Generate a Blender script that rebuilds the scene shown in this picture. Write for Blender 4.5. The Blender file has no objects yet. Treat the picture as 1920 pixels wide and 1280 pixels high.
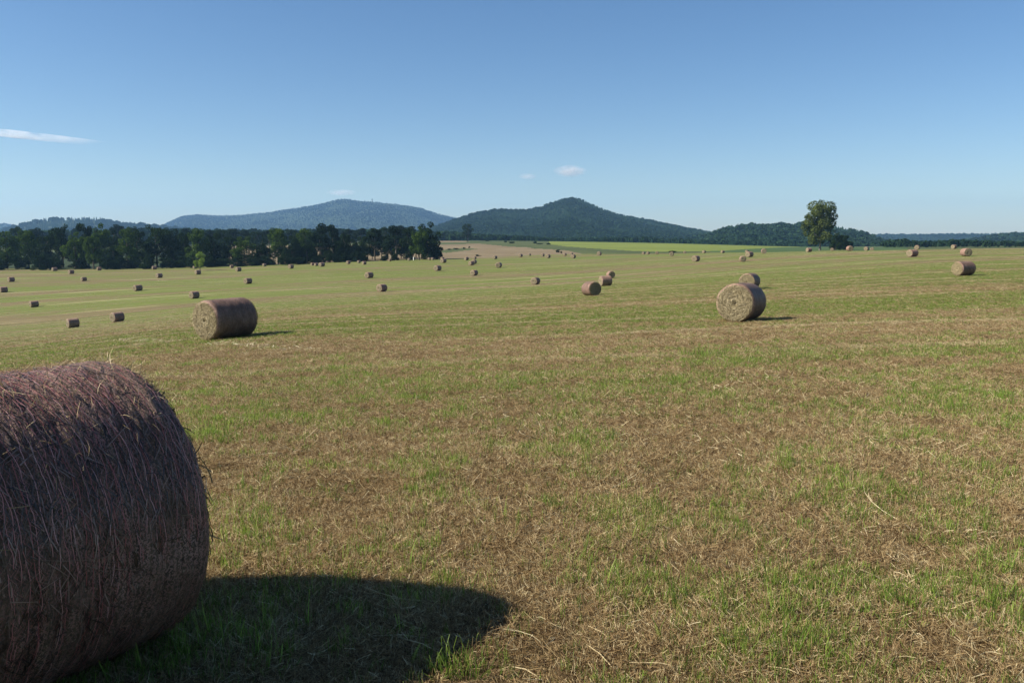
import bpy, math, random
import numpy as np
from mathutils import Vector

rng = np.random.default_rng(7)
random.seed(7)

# ------------------------------------------------------------------ camera, sky, sun, exposure
F, PITCH, HC = 1600.0, math.atan(190 / 1600.0), 1.763      # focal length for 1920 px, pitch, eye height
SUN_EL, SUN_AZ = math.radians(35.6), math.radians(78.8 + 180)  # azimuth clockwise from +Y
SKY_STRENGTH, SUN_STRENGTH, EXPOSURE = 0.060, 5.0, 1.03

scn = bpy.context.scene
COL = scn.collection
cam = bpy.data.cameras.new("camera")
cam.sensor_width = 36.0
cam.lens = 36.0 * F / 1920.0
cam.clip_start = 0.05
cam.clip_end = 60000
camo = bpy.data.objects.new("camera", cam)
COL.objects.link(camo)
camo.location = (0, 0, HC)
camo.rotation_euler = (math.pi / 2 - PITCH, 0, 0)
scn.camera = camo

world = bpy.data.worlds.new("World")
scn.world = world
world.use_nodes = True
wn, wl = world.node_tree.nodes, world.node_tree.links
wn.clear()
sky = wn.new("ShaderNodeTexSky")
sky.sky_type = 'NISHITA'
sky.sun_disc = False
sky.sun_elevation = SUN_EL
sky.sun_rotation = SUN_AZ
sky.altitude = 300
sky.air_density = 0.9
sky.dust_density = 0.45
sky.ozone_density = 2.0
bg = wn.new("ShaderNodeBackground")
bg.inputs["Strength"].default_value = SKY_STRENGTH
wo = wn.new("ShaderNodeOutputWorld")
hs = wn.new("ShaderNodeHueSaturation")
hs.inputs["Saturation"].default_value = 1.2
hs.inputs["Hue"].default_value = 0.503
wl.new(sky.outputs[0], hs.inputs["Color"])
wl.new(hs.outputs[0], bg.inputs[0])
wl.new(bg.outputs[0], wo.inputs[0])

sl = bpy.data.lights.new("sun", 'SUN')
sl.energy = SUN_STRENGTH
sl.angle = math.radians(0.53)
sl.color = (1.0, 0.93, 0.82)
so = bpy.data.objects.new("sun", sl)
COL.objects.link(so)
sdir = Vector((math.sin(SUN_AZ) * math.cos(SUN_EL), math.cos(SUN_AZ) * math.cos(SUN_EL), math.sin(SUN_EL)))
so.rotation_euler = sdir.to_track_quat('Z', 'Y').to_euler()
so.location = (-20, -5, 30)

scn.view_settings.view_transform = 'Standard'
scn.view_settings.look = 'None'
scn.view_settings.exposure = EXPOSURE
scn.view_settings.gamma = 1.0
scn.view_settings.use_curve_mapping = False
scn.render.engine = 'CYCLES'
scn.cycles.max_bounces = 6
scn.cycles.diffuse_bounces = 3
scn.cycles.transmission_bounces = 4
scn.cycles.transparent_max_bounces = 8
scn.cycles.volume_bounces = 1


# ------------------------------------------------------------------ helpers
def link(o, parent=None):
    COL.objects.link(o)
    if parent is not None:
        o.parent = parent
    return o


def make_mesh(name, V, Fc, mats=(), smooth=False, mat_index=None, attrs=None):
    """V (n,3); Fc list of (m,k) int arrays (k = 3 or 4)."""
    me = bpy.data.meshes.new(name)
    V = np.asarray(V, dtype=np.float32)
    if isinstance(Fc, np.ndarray):
        Fc = [Fc]
    Fc = [f for f in Fc if len(f)]
    nl = sum(f.size for f in Fc)
    nf = sum(len(f) for f in Fc)
    me.vertices.add(len(V))
    me.vertices.foreach_set("co", V.ravel())
    me.loops.add(nl)
    me.loops.foreach_set("vertex_index", np.concatenate([f.ravel() for f in Fc]).astype(np.int32))
    me.polygons.add(nf)
    tot = np.concatenate([np.full(len(f), f.shape[1]) for f in Fc])
    st = np.concatenate([[0], np.cumsum(tot)[:-1]])
    me.polygons.foreach_set("loop_start", st.astype(np.int32))
    me.polygons.foreach_set("loop_total", tot.astype(np.int32))
    if mat_index is not None:
        me.polygons.foreach_set("material_index", np.asarray(mat_index, dtype=np.int32))
    me.update(calc_edges=True)
    me.polygons.foreach_set("use_smooth", np.full(nf, bool(smooth)))
    for m in mats:
        me.materials.append(m)
    for k, v in (attrs or {}).items():
        v = np.asarray(v, dtype=np.float32)
        dom = 'POINT' if len(v) == len(V) else 'FACE'
        a = me.attributes.new(k, 'FLOAT', dom)
        a.data.foreach_set("value", v)
    return me


def tag(o, label=None, cat=None, group=None, kind=None):
    if label: o["label"] = label
    if cat: o["category"] = cat
    if group: o["group"] = group
    if kind: o["kind"] = kind
    return o


def obj(name, me, parent=None):
    return link(bpy.data.objects.new(name, me), parent)


def _hash(ix, iy, s):
    n = (ix.astype(np.int64) * 374761393 + iy.astype(np.int64) * 668265263 + s * 1442695041) & 0xffffffff
    n = ((n ^ (n >> 13)) * 1274126177) & 0xffffffff
    n = n ^ (n >> 16)
    return (n & 0xffff) / 65535.0


def vnoise(x, y, s=0):
    x = np.asarray(x, float); y = np.asarray(y, float)
    ix, iy = np.floor(x), np.floor(y)
    fx, fy = x - ix, y - iy
    fx = fx * fx * (3 - 2 * fx); fy = fy * fy * (3 - 2 * fy)
    a = _hash(ix, iy, s); b = _hash(ix + 1, iy, s)
    c = _hash(ix, iy + 1, s); d = _hash(ix + 1, iy + 1, s)
    return (a * (1 - fx) + b * fx) * (1 - fy) + (c * (1 - fx) + d * fx) * fy


def fbm(x, y, o=4, s=0):
    v = 0; a = .5; t = 0
    for i in range(o):
        v = v + a * vnoise(x * 2 ** i + 17.3 * i, y * 2 ** i - 9.1 * i, s + i); t += a; a *= .5
    return v / t


def tube(path, radii, n=6):
    P = np.asarray(path, float); R = np.asarray(radii, float)
    V, Fq = [], []
    up = np.array([0.13, 0.21, 1.0])
    for i in range(len(P)):
        t = P[min(i + 1, len(P) - 1)] - P[max(i - 1, 0)]
        t = t / (np.linalg.norm(t) + 1e-9)
        ref = up if abs(t[2]) < .9 else np.array([1.0, .1, 0])
        a = np.cross(t, ref); a /= np.linalg.norm(a); b = np.cross(t, a)
        for k in range(n):
            an = 2 * math.pi * k / n
            V.append(P[i] + R[i] * (math.cos(an) * a + math.sin(an) * b))
    for i in range(len(P) - 1):
        for k in range(n):
            Fq.append((i * n + k, i * n + (k + 1) % n, (i + 1) * n + (k + 1) % n, (i + 1) * n + k))
    return np.array(V), np.array(Fq)


def join_geo(parts):
    V, Fq, o = [], [], 0
    for v, f in parts:
        V.append(v); Fq.append(f + o); o += len(v)
    return np.concatenate(V), np.concatenate(Fq)


# ------------------------------------------------------------------ materials
def new_mat(name):
    m = bpy.data.materials.new(name)
    m.use_nodes = True
    nt = m.node_tree
    nt.nodes.clear()
    out = nt.nodes.new("ShaderNodeOutputMaterial")
    return m, nt, out


def N(nt, typ, **kw):
    n = nt.nodes.new(typ)
    for k, v in kw.items():
        if k.startswith("i_"):
            n.inputs[k[2:].replace("_", " ")].default_value = v
        else:
            setattr(n, k, v)
    return n


def math_node(nt, op, a, b=None, clamp=False):
    n = nt.nodes.new("ShaderNodeMath"); n.operation = op; n.use_clamp = clamp
    for i, v in enumerate((a, b)):
        if v is None: continue
        if isinstance(v, (int, float)): n.inputs[i].default_value = v
        else: nt.links.new(v, n.inputs[i])
    return n.outputs[0]


def mixc(nt, fac, a, b, blend='MIX'):
    n = nt.nodes.new("ShaderNodeMix"); n.data_type = 'RGBA'; n.blend_type = blend
    n.clamp_factor = True
    for sock, v in ((n.inputs[0], fac), (n.inputs[6], a), (n.inputs[7], b)):
        if isinstance(v, (int, float)): sock.default_value = v
        elif isinstance(v, tuple): sock.default_value = (*v, 1)
        else: nt.links.new(v, sock)
    return n.outputs[2]


def noise(nt, vec, scale, detail=4, rough=.55, dist=0.0):
    n = N(nt, "ShaderNodeTexNoise")
    n.inputs["Scale"].default_value = scale
    n.inputs["Detail"].default_value = detail
    n.inputs["Roughness"].default_value = rough
    n.inputs["Distortion"].default_value = dist
    if vec is not None: nt.links.new(vec, n.inputs["Vector"])
    return n.outputs["Fac"]


def maprange(nt, v, a, b, c=0.0, d=1.0):
    n = nt.nodes.new("ShaderNodeMapRange")
    nt.links.new(v, n.inputs[0])
    for i, x in enumerate((a, b, c, d)): n.inputs[i + 1].default_value = x
    return n.outputs[0]


def scaled(nt, vec, sc, rot=0.0):
    n = nt.nodes.new("ShaderNodeMapping")
    nt.links.new(vec, n.inputs[0])
    n.inputs["Rotation"].default_value = (0, 0, rot)
    n.inputs["Scale"].default_value = sc
    return n.outputs[0]


def principled(nt, out, col, rough=.9, bump=None, bstr=.5, bdist=.02, spec=.2):
    p = N(nt, "ShaderNodeBsdfPrincipled")
    p.inputs["Roughness"].default_value = rough
    p.inputs["Specular IOR Level"].default_value = spec
    if isinstance(col, tuple): p.inputs["Base Color"].default_value = (*col, 1)
    else: nt.links.new(col, p.inputs["Base Color"])
    if bump is not None:
        b = N(nt, "ShaderNodeBump")
        b.inputs["Strength"].default_value = bstr
        b.inputs["Distance"].default_value = bdist
        nt.links.new(bump, b.inputs["Height"])
        nt.links.new(b.outputs[0], p.inputs["Normal"])
    nt.links.new(p.outputs[0], out.inputs[0])
    return p


STRIPE = math.radians(9)      # mown rows run nearly across the view, receding a little to the right


def field_material():
    m, nt, out = new_mat("mown_hay_field")
    geo = N(nt, "ShaderNodeNewGeometry")
    pos = geo.outputs["Position"]
    at = N(nt, "ShaderNodeAttribute", attribute_name="green")
    gr = at.outputs["Fac"]
    rows = scaled(nt, pos, (.03, .55, .3), -STRIPE)
    rows2 = scaled(nt, pos, (.008, .17, .1), -STRIPE)
    rows3 = scaled(nt, pos, (.004, .055, .1), -STRIPE)
    n_row3 = noise(nt, rows3, 1.0, 4, .6, .2)
    n_row = noise(nt, rows, 1.0, 4, .6, .2)
    n_row2 = noise(nt, rows2, 1.0, 3, .55, .3)
    n_mid = noise(nt, pos, .9, 5, .65)
    n_fine = noise(nt, pos, 14, 6, .75)
    n_vf = noise(nt, pos, 60, 4, .8)
    g = math_node(nt, 'ADD', gr, math_node(nt, 'MULTIPLY', math_node(nt, 'SUBTRACT', n_row, .5), 1.3))
    g = math_node(nt, 'ADD', g, math_node(nt, 'MULTIPLY', math_node(nt, 'SUBTRACT', n_row2, .5), 2.6))
    g = math_node(nt, 'ADD', g, math_node(nt, 'MULTIPLY', math_node(nt, 'SUBTRACT', n_row3, .5), 2.0))
    g = math_node(nt, 'ADD', g, math_node(nt, 'MULTIPLY', math_node(nt, 'SUBTRACT', n_mid, .5), .9))
    g = math_node(nt, 'ADD', g, math_node(nt, 'MULTIPLY', math_node(nt, 'SUBTRACT', n_fine, .5), 1.3))
    gm = maprange(nt, g, .28, .74)
    brown = mixc(nt, maprange(nt, n_vf, .3, .7), (.060, .046, .020), (.225, .180, .085))
    green = mixc(nt, maprange(nt, n_vf, .3, .7), (.052, .070, .013), (.175, .20, .048))
    col = mixc(nt, gm, brown, green)
    # thin lines of straw left by the swather
    thin = noise(nt, scaled(nt, pos, (.035, 1.9, .3), -STRIPE), 1.0, 3, .6, .15)
    tm = math_node(nt, 'MULTIPLY', maprange(nt, thin, .60, .68), maprange(nt, n_mid, .35, .6))
    col = mixc(nt, math_node(nt, 'MULTIPLY', tm, .75), col, (.34, .28, .14))
    thin2 = noise(nt, scaled(nt, pos, (.010, .36, .3), -STRIPE), 1.0, 3, .6, .25)
    col = mixc(nt, math_node(nt, 'MULTIPLY', maprange(nt, thin2, .60, .66), .6), col, (.33, .28, .155))
    col = mixc(nt, math_node(nt, 'MULTIPLY', maprange(nt, thin2, .40, .34), .45), col, (.075, .075, .028))
    n_blot = noise(nt, scaled(nt, pos, (.5, 2.2, 1), -STRIPE), 1.0, 5, .7)
    col = mixc(nt, maprange(nt, n_blot, .60, .75, 0, .5), col, (.055, .040, .018))
    h = math_node(nt, 'ADD', math_node(nt, 'MULTIPLY', n_fine, .6), math_node(nt, 'MULTIPLY', n_vf, .4))
    principled(nt, out, col, .95, h, .9, .03, .1)
    return m


def simple_ground(name, c1, c2, sc=(.05, .05, .05), rot=0.0, c3=None, c3_amt=.4, bump=.3):
    m, nt, out = new_mat(name)
    geo = N(nt, "ShaderNodeNewGeometry")
    v = scaled(nt, geo.outputs["Position"], sc, rot)
    n1 = noise(nt, v, 1.0, 6, .65)
    n2 = noise(nt, geo.outputs["Position"], .35, 6, .8)
    f = math_node(nt, 'ADD', math_node(nt, 'MULTIPLY', n1, .7), math_node(nt, 'MULTIPLY', n2, .3))
    col = mixc(nt, maprange(nt, f, .38, .62), c1, c2)
    if c3:
        n3 = noise(nt, scaled(nt, geo.outputs["Position"], (sc[0] * 2.3, sc[1] * 3.1, sc[2]), rot), 1.0, 5, .7)
        col = mixc(nt, maprange(nt, n3, .56, .68, 0, c3_amt), col, c3)
    principled(nt, out, col, .95, n2, bump, .3, .1)
    return m


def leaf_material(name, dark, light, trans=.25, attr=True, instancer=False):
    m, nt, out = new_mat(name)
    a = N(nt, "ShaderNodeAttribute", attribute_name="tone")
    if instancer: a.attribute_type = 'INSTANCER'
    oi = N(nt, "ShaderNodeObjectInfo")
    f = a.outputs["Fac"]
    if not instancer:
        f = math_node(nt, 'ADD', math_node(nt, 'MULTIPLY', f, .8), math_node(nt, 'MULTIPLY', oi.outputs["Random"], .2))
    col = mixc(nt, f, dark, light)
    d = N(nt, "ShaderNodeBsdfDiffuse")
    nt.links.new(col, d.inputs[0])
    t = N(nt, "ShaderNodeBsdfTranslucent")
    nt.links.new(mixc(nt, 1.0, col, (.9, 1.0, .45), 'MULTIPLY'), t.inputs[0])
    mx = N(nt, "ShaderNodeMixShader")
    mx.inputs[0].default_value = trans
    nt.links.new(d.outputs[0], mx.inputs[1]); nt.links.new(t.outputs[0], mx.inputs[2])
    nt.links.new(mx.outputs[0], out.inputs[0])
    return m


def blade_material(name, cols, trans=.3, rough=.55, spec=.25):
    """tone (per blade) + instance tone pick a colour between three."""
    m, nt, out = new_mat(name)
    a = N(nt, "ShaderNodeAttribute", attribute_name="blade")
    b = N(nt, "ShaderNodeAttribute", attribute_name="tone")
    b.attribute_type = 'INSTANCER'
    f = math_node(nt, 'ADD', math_node(nt, 'MULTIPLY', a.outputs["Fac"], .65), math_node(nt, 'MULTIPLY', b.outputs["Fac"], .35))
    cr = N(nt, "ShaderNodeValToRGB")
    nt.links.new(f, cr.inputs[0])
    e = cr.color_ramp.elements
    e[0].position = .1; e[0].color = (*cols[0], 1)
    e[1].position = .82; e[1].color = (*cols[-1], 1)
    for i, c in enumerate(cols[1:-1]):
        k = e.new(.1 + .8 * (i + 1) / (len(cols) - 1)); k.color = (*c, 1)
    d = N(nt, "ShaderNodeBsdfPrincipled")
    d.inputs["Roughness"].default_value = rough
    d.inputs["Specular IOR Level"].default_value = spec
    nt.links.new(cr.outputs[0], d.inputs["Base Color"])
    t = N(nt, "ShaderNodeBsdfTranslucent")
    nt.links.new(cr.outputs[0], t.inputs[0])
    mx = N(nt, "ShaderNodeMixShader")
    mx.inputs[0].default_value = trans
    nt.links.new(d.outputs[0], mx.inputs[1]); nt.links.new(t.outputs[0], mx.inputs[2])
    nt.links.new(mx.outputs[0], out.inputs[0])
    return m


def bark_material(name, c1, c2):
    m, nt, out = new_mat(name)
    tc = N(nt, "ShaderNodeTexCoord")
    n1 = noise(nt, scaled(nt, tc.outputs["Object"], (3, 3, .7)), 1.0, 5, .7)
    principled(nt, out, mixc(nt, n1, c1, c2), .95, n1, .6, .05)
    return m


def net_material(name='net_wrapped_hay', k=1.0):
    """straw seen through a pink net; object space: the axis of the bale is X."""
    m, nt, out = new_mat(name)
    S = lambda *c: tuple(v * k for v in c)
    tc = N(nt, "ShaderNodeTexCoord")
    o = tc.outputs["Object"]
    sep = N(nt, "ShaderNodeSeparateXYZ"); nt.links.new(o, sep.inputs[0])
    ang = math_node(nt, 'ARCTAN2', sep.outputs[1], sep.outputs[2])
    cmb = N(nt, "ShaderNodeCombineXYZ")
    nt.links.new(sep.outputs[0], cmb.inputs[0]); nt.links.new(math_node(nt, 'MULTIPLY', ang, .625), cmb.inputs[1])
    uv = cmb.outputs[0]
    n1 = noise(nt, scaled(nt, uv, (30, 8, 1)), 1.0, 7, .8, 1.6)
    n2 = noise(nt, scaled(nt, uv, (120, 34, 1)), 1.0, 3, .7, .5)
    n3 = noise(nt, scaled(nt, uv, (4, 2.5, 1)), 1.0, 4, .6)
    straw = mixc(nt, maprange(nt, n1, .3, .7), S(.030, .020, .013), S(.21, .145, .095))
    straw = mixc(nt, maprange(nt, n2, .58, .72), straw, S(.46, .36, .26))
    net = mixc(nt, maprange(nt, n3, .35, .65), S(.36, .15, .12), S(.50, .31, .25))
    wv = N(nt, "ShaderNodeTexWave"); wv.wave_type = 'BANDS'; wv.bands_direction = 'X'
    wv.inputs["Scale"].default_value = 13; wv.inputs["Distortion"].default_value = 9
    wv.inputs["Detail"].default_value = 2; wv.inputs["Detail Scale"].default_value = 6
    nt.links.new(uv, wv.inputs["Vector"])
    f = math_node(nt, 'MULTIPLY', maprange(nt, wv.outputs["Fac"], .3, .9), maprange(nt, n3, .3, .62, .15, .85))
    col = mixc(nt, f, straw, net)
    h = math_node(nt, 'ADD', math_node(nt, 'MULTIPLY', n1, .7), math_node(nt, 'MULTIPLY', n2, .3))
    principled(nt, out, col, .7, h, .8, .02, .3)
    return m


def end_material(name='bare_hay_bale_end', k=1.0):
    m, nt, out = new_mat(name)
    S = lambda *c: tuple(v * k for v in c)
    tc = N(nt, "ShaderNodeTexCoord")
    o = tc.outputs["Object"]
    sep = N(nt, "ShaderNodeSeparateXYZ"); nt.links.new(o, sep.inputs[0])
    ang = math_node(nt, 'ARCTAN2', sep.outputs[1], sep.outputs[2])
    r = math_node(nt, 'POWER', math_node(nt, 'ADD', math_node(nt, 'POWER', sep.outputs[1], 2.0), math_node(nt, 'POWER', sep.outputs[2], 2.0)), .5)
    cmb = N(nt, "ShaderNodeCombineXYZ")
    nt.links.new(math_node(nt, 'MULTIPLY', r, 30), cmb.inputs[0])
    nt.links.new(math_node(nt, 'MULTIPLY', ang, 2.2), cmb.inputs[1])
    n1 = noise(nt, cmb.outputs[0], 1.0, 5, .7, .6)
    n2 = noise(nt, o, 26, 5, .75, .5)
    n3 = noise(nt, o, 70, 3, .7)
    f = math_node(nt, 'ADD', math_node(nt, 'MULTIPLY', n1, .38), math_node(nt, 'MULTIPLY', n2, .62))
    col = mixc(nt, maprange(nt, f, .36, .60), S(.065, .052, .028), S(.40, .33, .20))
    col = mixc(nt, maprange(nt, n3, .55, .72, 0, .8), col, S(.56, .50, .36))
    h = math_node(nt, 'ADD', math_node(nt, 'MULTIPLY', f, .8), math_node(nt, 'MULTIPLY', n3, .2))
    principled(nt, out, col, .85, h, 1.0, .05, .2)
    return m


M_FIELD = field_material()
M_PLOUGH = simple_ground("tilled_brown_soil", (.125, .095, .054), (.19, .145, .082), (.012, .05, .02), 0.25, (.36, .30, .19), .85)
M_CROP = simple_ground("yellow_green_crop", (.10, .13, .028), (.175, .20, .040), (.006, .035, .02), 0.1, (.075, .115, .03), .6)
M_STRIP = simple_ground("fresh_green_crop", (.040, .072, .024), (.065, .098, .032), (.01, .04, .02), 0.1)
M_SCRUB = simple_ground("rough_green_meadow", (.042, .056, .020), (.085, .100, .034), (.02, .05, .02), 0.1, (.10, .105, .045), .4)
M_FLOOR = simple_ground("dark_forest_floor", (.020, .032, .012), (.035, .050, .018), (.01, .01, .01))
M_STRAWROW = simple_ground("pale_straw", (.50, .42, .24), (.62, .54, .34), (3, 3, 3))
M_NET = net_material()
M_NET_DARK = net_material('dark_shaded_netted_hay', .78)  # darker hay of the near bale, with shade between its fibres put into the colour
M_END = end_material()
M_END_DULL = end_material('dull_hay_bale_end', .62)
M_STRAW = blade_material("loose_straw", [(.026, .016, .012), (.10, .062, .048), (.30, .205, .165), (.74, .64, .50)], .12, .4, .6)
M_HAYEND = blade_material("golden_end_straw", [(.09, .07, .035), (.30, .24, .13), (.52, .44, .26), (.80, .73, .52)], .2)
M_THREAD = blade_material("pink_net_thread", [(.38, .11, .105), (.60, .28, .26), (.74, .46, .43)], .10, .45, .4)
M_DRY = blade_material("dry_stubble", [(.070, .038, .017), (.225, .145, .066), (.40, .29, .14), (.64, .54, .32)], .4)
M_GREEN = blade_material("green_blades", [(.065, .105, .014), (.130, .205, .028), (.29, .38, .070)], .5)
M_ROW = blade_material("pale_row_straw", [(.24, .175, .085), (.42, .33, .18), (.60, .50, .30)], .2)
M_STALK = blade_material("bleached_straw_stalk", [(.45, .36, .20), (.66, .58, .38), (.80, .74, .55)], .1)
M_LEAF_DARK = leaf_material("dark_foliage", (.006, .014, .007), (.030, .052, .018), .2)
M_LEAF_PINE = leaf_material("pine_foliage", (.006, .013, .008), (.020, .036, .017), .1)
M_LEAF_MID = leaf_material("mid_green_foliage", (.014, .030, .008), (.085, .135, .028), .25)
M_LEAF_LONE = leaf_material("olive_foliage", (.032, .048, .014), (.120, .145, .042), .35)
M_LEAF_YOUNG = leaf_material("bright_young_foliage", (.085, .145, .026), (.21, .28, .065), .45)
M_BARK = bark_material("grey_bark", (.045, .036, .028), (.12, .10, .075))
M_BARK_PALE = bark_material("pale_bark", (.09, .075, .055), (.20, .17, .135))
M_FOREST_NEAR = leaf_material("hill_forest_leaves", (.010, .024, .013), (.028, .054, .024), .15, instancer=True)
M_FOREST_FAR = leaf_material("mountain_forest_leaves", (.004, .012, .009), (.013, .028, .016), .12, instancer=True)

# ------------------------------------------------------------------ terrain: eye height above the ground by column (px) and depth (m)
XC = np.array([-300, 0, 250, 500, 750, 1000, 1250, 1500, 1750, 2000, 2300.])
H0 = HC
ROWS = [
    (0.3, [H0] * 11), (5.0, [H0] * 11),
    (7, [1.85, 1.82, 1.80, 1.79, 1.78, 1.77, 1.77, 1.77, 1.76, 1.75, 1.74]),
    (10, [2.15, 2.02, 1.98, 1.93, 1.90, 1.87, 1.86, 1.85, 1.83, 1.82, 1.8]),
    (15, [3.0, 2.60, 2.45, 2.32, 2.25, 2.16, 2.12, 2.08, 2.03, 2.0, 1.9]),
    (27, [4.4, 3.8, 3.28, 2.90, 2.80, 2.72, 2.60, 2.44, 2.36, 2.30, 2.2]),
    (33, [5.1, 4.4, 3.72, 3.22, 3.05, 2.96, 2.85, 2.68, 2.56, 2.45, 2.35]),
    (50, [7.0, 6.2, 5.2, 4.55, 4.25, 4.0, 3.65, 3.25, 2.9, 2.75, 2.6]),
    (75, [10.0, 8.8, 7.5, 6.4, 5.85, 5.25, 4.55, 3.9, 3.35, 3.15, 2.9]),
    (105, [12.6, 11.5, 10.0, 8.3, 7.2, 6.1, 5.0, 4.1, 3.0, 2.7, 2.4]),
    (125, [13.6, 12.7, 10.9, 8.9, 7.8, 6.9, 5.5, 4.1, 2.75, 2.3, 2.0]),
    (150, [14.2, 13.3, 11.2, 9.4, 8.4, 7.5, 5.7, 4.0, 2.45, 2.05, 1.8]),
    (185, [13.8, 12.7, 10.4, 9.5, 8.3, 7.4, 5.2, 3.2, 2.0, 1.72, 1.5]),
    (220, [12.4, 11.4, 10.6, 9.3, 7.9, 6.7, 5.0, 3.05, 2.05, 1.80, 1.6]),
    (260, [11.4, 10.6, 10.2, 8.85, 7.3, 6.35, 4.85, 3.45, 2.8, 2.6, 2.4]),
    (300, [11.2, 10.2, 10.1, 8.8, 7.0, 6.15, 4.8, 3.8, 3.9, 3.7, 3.5]),
]
def yrow(Y, ys): ROWS.append((Y, [(y - 450) / 1600.0 * Y for y in ys]))
yrow(340, [500, 498, 499, 493, 484.5, 478.8, 474.2, 469, 471, 470, 470])
yrow(400, [494, 492, 492, 487, 479, 474.5, 471, 466.8, 472, 470, 470])
yrow(500, [484, 482, 481, 476, 469, 466, 463, 464.8, 466, 465, 465])
yrow(620, [474, 472, 470, 467, 460, 457, 456, 463.6, 463, 462, 462])
yrow(700, [470, 468, 466, 463, 454, 453.5, 453.6, 464, 462, 461, 461])
yrow(850, [465, 463, 461, 458, 450, 450.5, 456, 465, 460, 460, 460])
yrow(1100, [462, 461, 459, 457, 450, 452, 458, 462, 459, 459, 459])
yrow(1600, [458, 458, 457, 456, 453, 454, 456, 457, 457, 457, 457])
yrow(3000, [455, 455, 455, 455, 454, 454, 454, 454, 455, 455, 455])
yrow(10000, [451.5] * 11)
LR = np.log([r[0] for r in ROWS])
TAB = np.array([r[1] for r in ROWS])
# dense smoothed table
GX = np.linspace(-300, 2300, 131)
GL = np.linspace(LR[0], LR[-1], 420)
tmp = np.array([np.interp(GX, XC, row) for row in TAB])
G = np.array([np.interp(GL, LR, tmp[:, j]) for j in range(len(GX))]).T
ker = np.exp(-0.5 * (np.arange(-12, 13) / 4.0) ** 2); ker /= ker.sum()
Gp = np.pad(G, ((12, 12), (12, 12)), mode='edge')
Gp = np.apply_along_axis(lambda c: np.convolve(c, ker, 'valid'), 0, Gp)
ker2 = np.exp(-0.5 * (np.arange(-12, 13) / 5.0) ** 2); ker2 /= ker2.sum()
G = np.apply_along_axis(lambda c: np.convolve(c, ker2, 'valid'), 1, Gp)


def ground_z(X, Y):
    X = np.asarray(X, float); Y = np.asarray(Y, float)
    r = np.hypot(X, Y) + 1e-6
    az = np.arctan2(X, Y)
    lim = math.radians(40)
    azc = np.clip(az, -lim, lim)
    px = 960 + F * np.tan(azc)
    lr = np.log(np.clip(r * np.cos(azc), math.exp(GL[0]), math.exp(GL[-1])))
    fx = np.clip((px - GX[0]) / (GX[1] - GX[0]), 0, len(GX) - 1.001)
    fl = np.clip((lr - GL[0]) / (GL[1] - GL[0]), 0, len(GL) - 1.001)
    ix, il = fx.astype(int), fl.astype(int)
    tx, tl = fx - ix, fl - il
    d = (G[il, ix] * (1 - tx) + G[il, ix + 1] * tx) * (1 - tl) + (G[il + 1, ix] * (1 - tx) + G[il + 1, ix + 1] * tx) * tl
    w = np.clip((math.radians(100) - np.abs(az)) / math.radians(60), 0, 1)
    w = w * w * (3 - 2 * w)
    d = H0 + (d - H0) * w
    z = HC - d
    near = np.clip(1 - r / 60, 0, 1)
    z = z + near * (.040 * (fbm(X * 2.6, Y * 2.6, 3, 5) - .5) + .045 * (fbm(X * .7, Y * .9, 2, 9) - .5))
    return z


cP, sP = math.cos(PITCH), math.sin(PITCH)


def to_px(X, Y, Z):
    dep = Y * cP - (Z - HC) * sP
    up = Y * sP + (Z - HC) * cP
    dep = np.where(dep < .01, .01, dep)
    return 960 + F * X / dep, 640 - F * up / dep


def ray_ground(x, y, rmin=2.0):
    """where the line of sight through photo pixel (x, y) first meets the ground."""
    dx = (x - 960) / F; v = (640 - y) / F
    d = np.array([dx, cP + v * sP, -sP + v * cP])
    t = np.exp(np.linspace(math.log(rmin), math.log(3000), 6000))
    P = d[None] * t[:, None] + np.array([0, 0, HC])
    below = P[:, 2] < ground_z(P[:, 0], P[:, 1])
    if below.any():
        i = int(np.argmax(below))
    else:                                   # grazes the crest: take the closest approach
        gap = P[:, 2] - ground_z(P[:, 0], P[:, 1])
        k = t < 380
        i = int(np.argmin(np.where(k, gap / t, 1e9)))
    X, Y = P[i, 0], P[i, 1]
    return float(X), float(Y), float(ground_z(X, Y))


def at_depth(x, Y):
    X = (x - 960) / F * Y * cP
    z = float(ground_z(X, Y))
    X = (x - 960) / F * (Y * cP - (z - HC) * sP)
    return float(X), float(Y), float(ground_z(X, Y))


def z_at_px(y, X, Y):
    v = (640 - y) / F
    return HC + Y * (-sP + v * cP) / (cP + v * sP)


def greenness(X, Y):
    """how much regrowth there is between the mown rows (0 brown .. 1 green)."""
    c, s = math.cos(STRIPE), math.sin(STRIPE)
    a = X * c + Y * s; b = -X * s + Y * c
    g = .50 + 1.0 * (fbm(a * .03 + 3, b * .30, 4, 21) - .5) + 2.1 * (fbm(a * .010, b * .10, 3, 25) - .5) + .7 * (fbm(a * .35, b * .8, 4, 31) - .5)
    g = g + .14 + np.clip((np.hypot(X, Y) - 10) / 15, 0, 1) * .15
    r = np.hypot(X, Y)
    bands = np.interp(b + .8 * (fbm(a * .2, b * .1, 2, 3) - .5), [0, 4, 5.5, 7, 8.2, 9.6, 11, 13.2, 14.2, 16.5, 18, 22, 26, 30, 34, 60],
                      [-.05, -.03, .01, .08, .16, .14, .06, .08, .26, .26, .14, .16, .20, .10, .06, .0])
    g = g + bands - .40 * np.exp(-((X + 85) / 32) ** 2 - ((Y - 125) / 26) ** 2)
    return np.clip(g, 0, 1)


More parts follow.
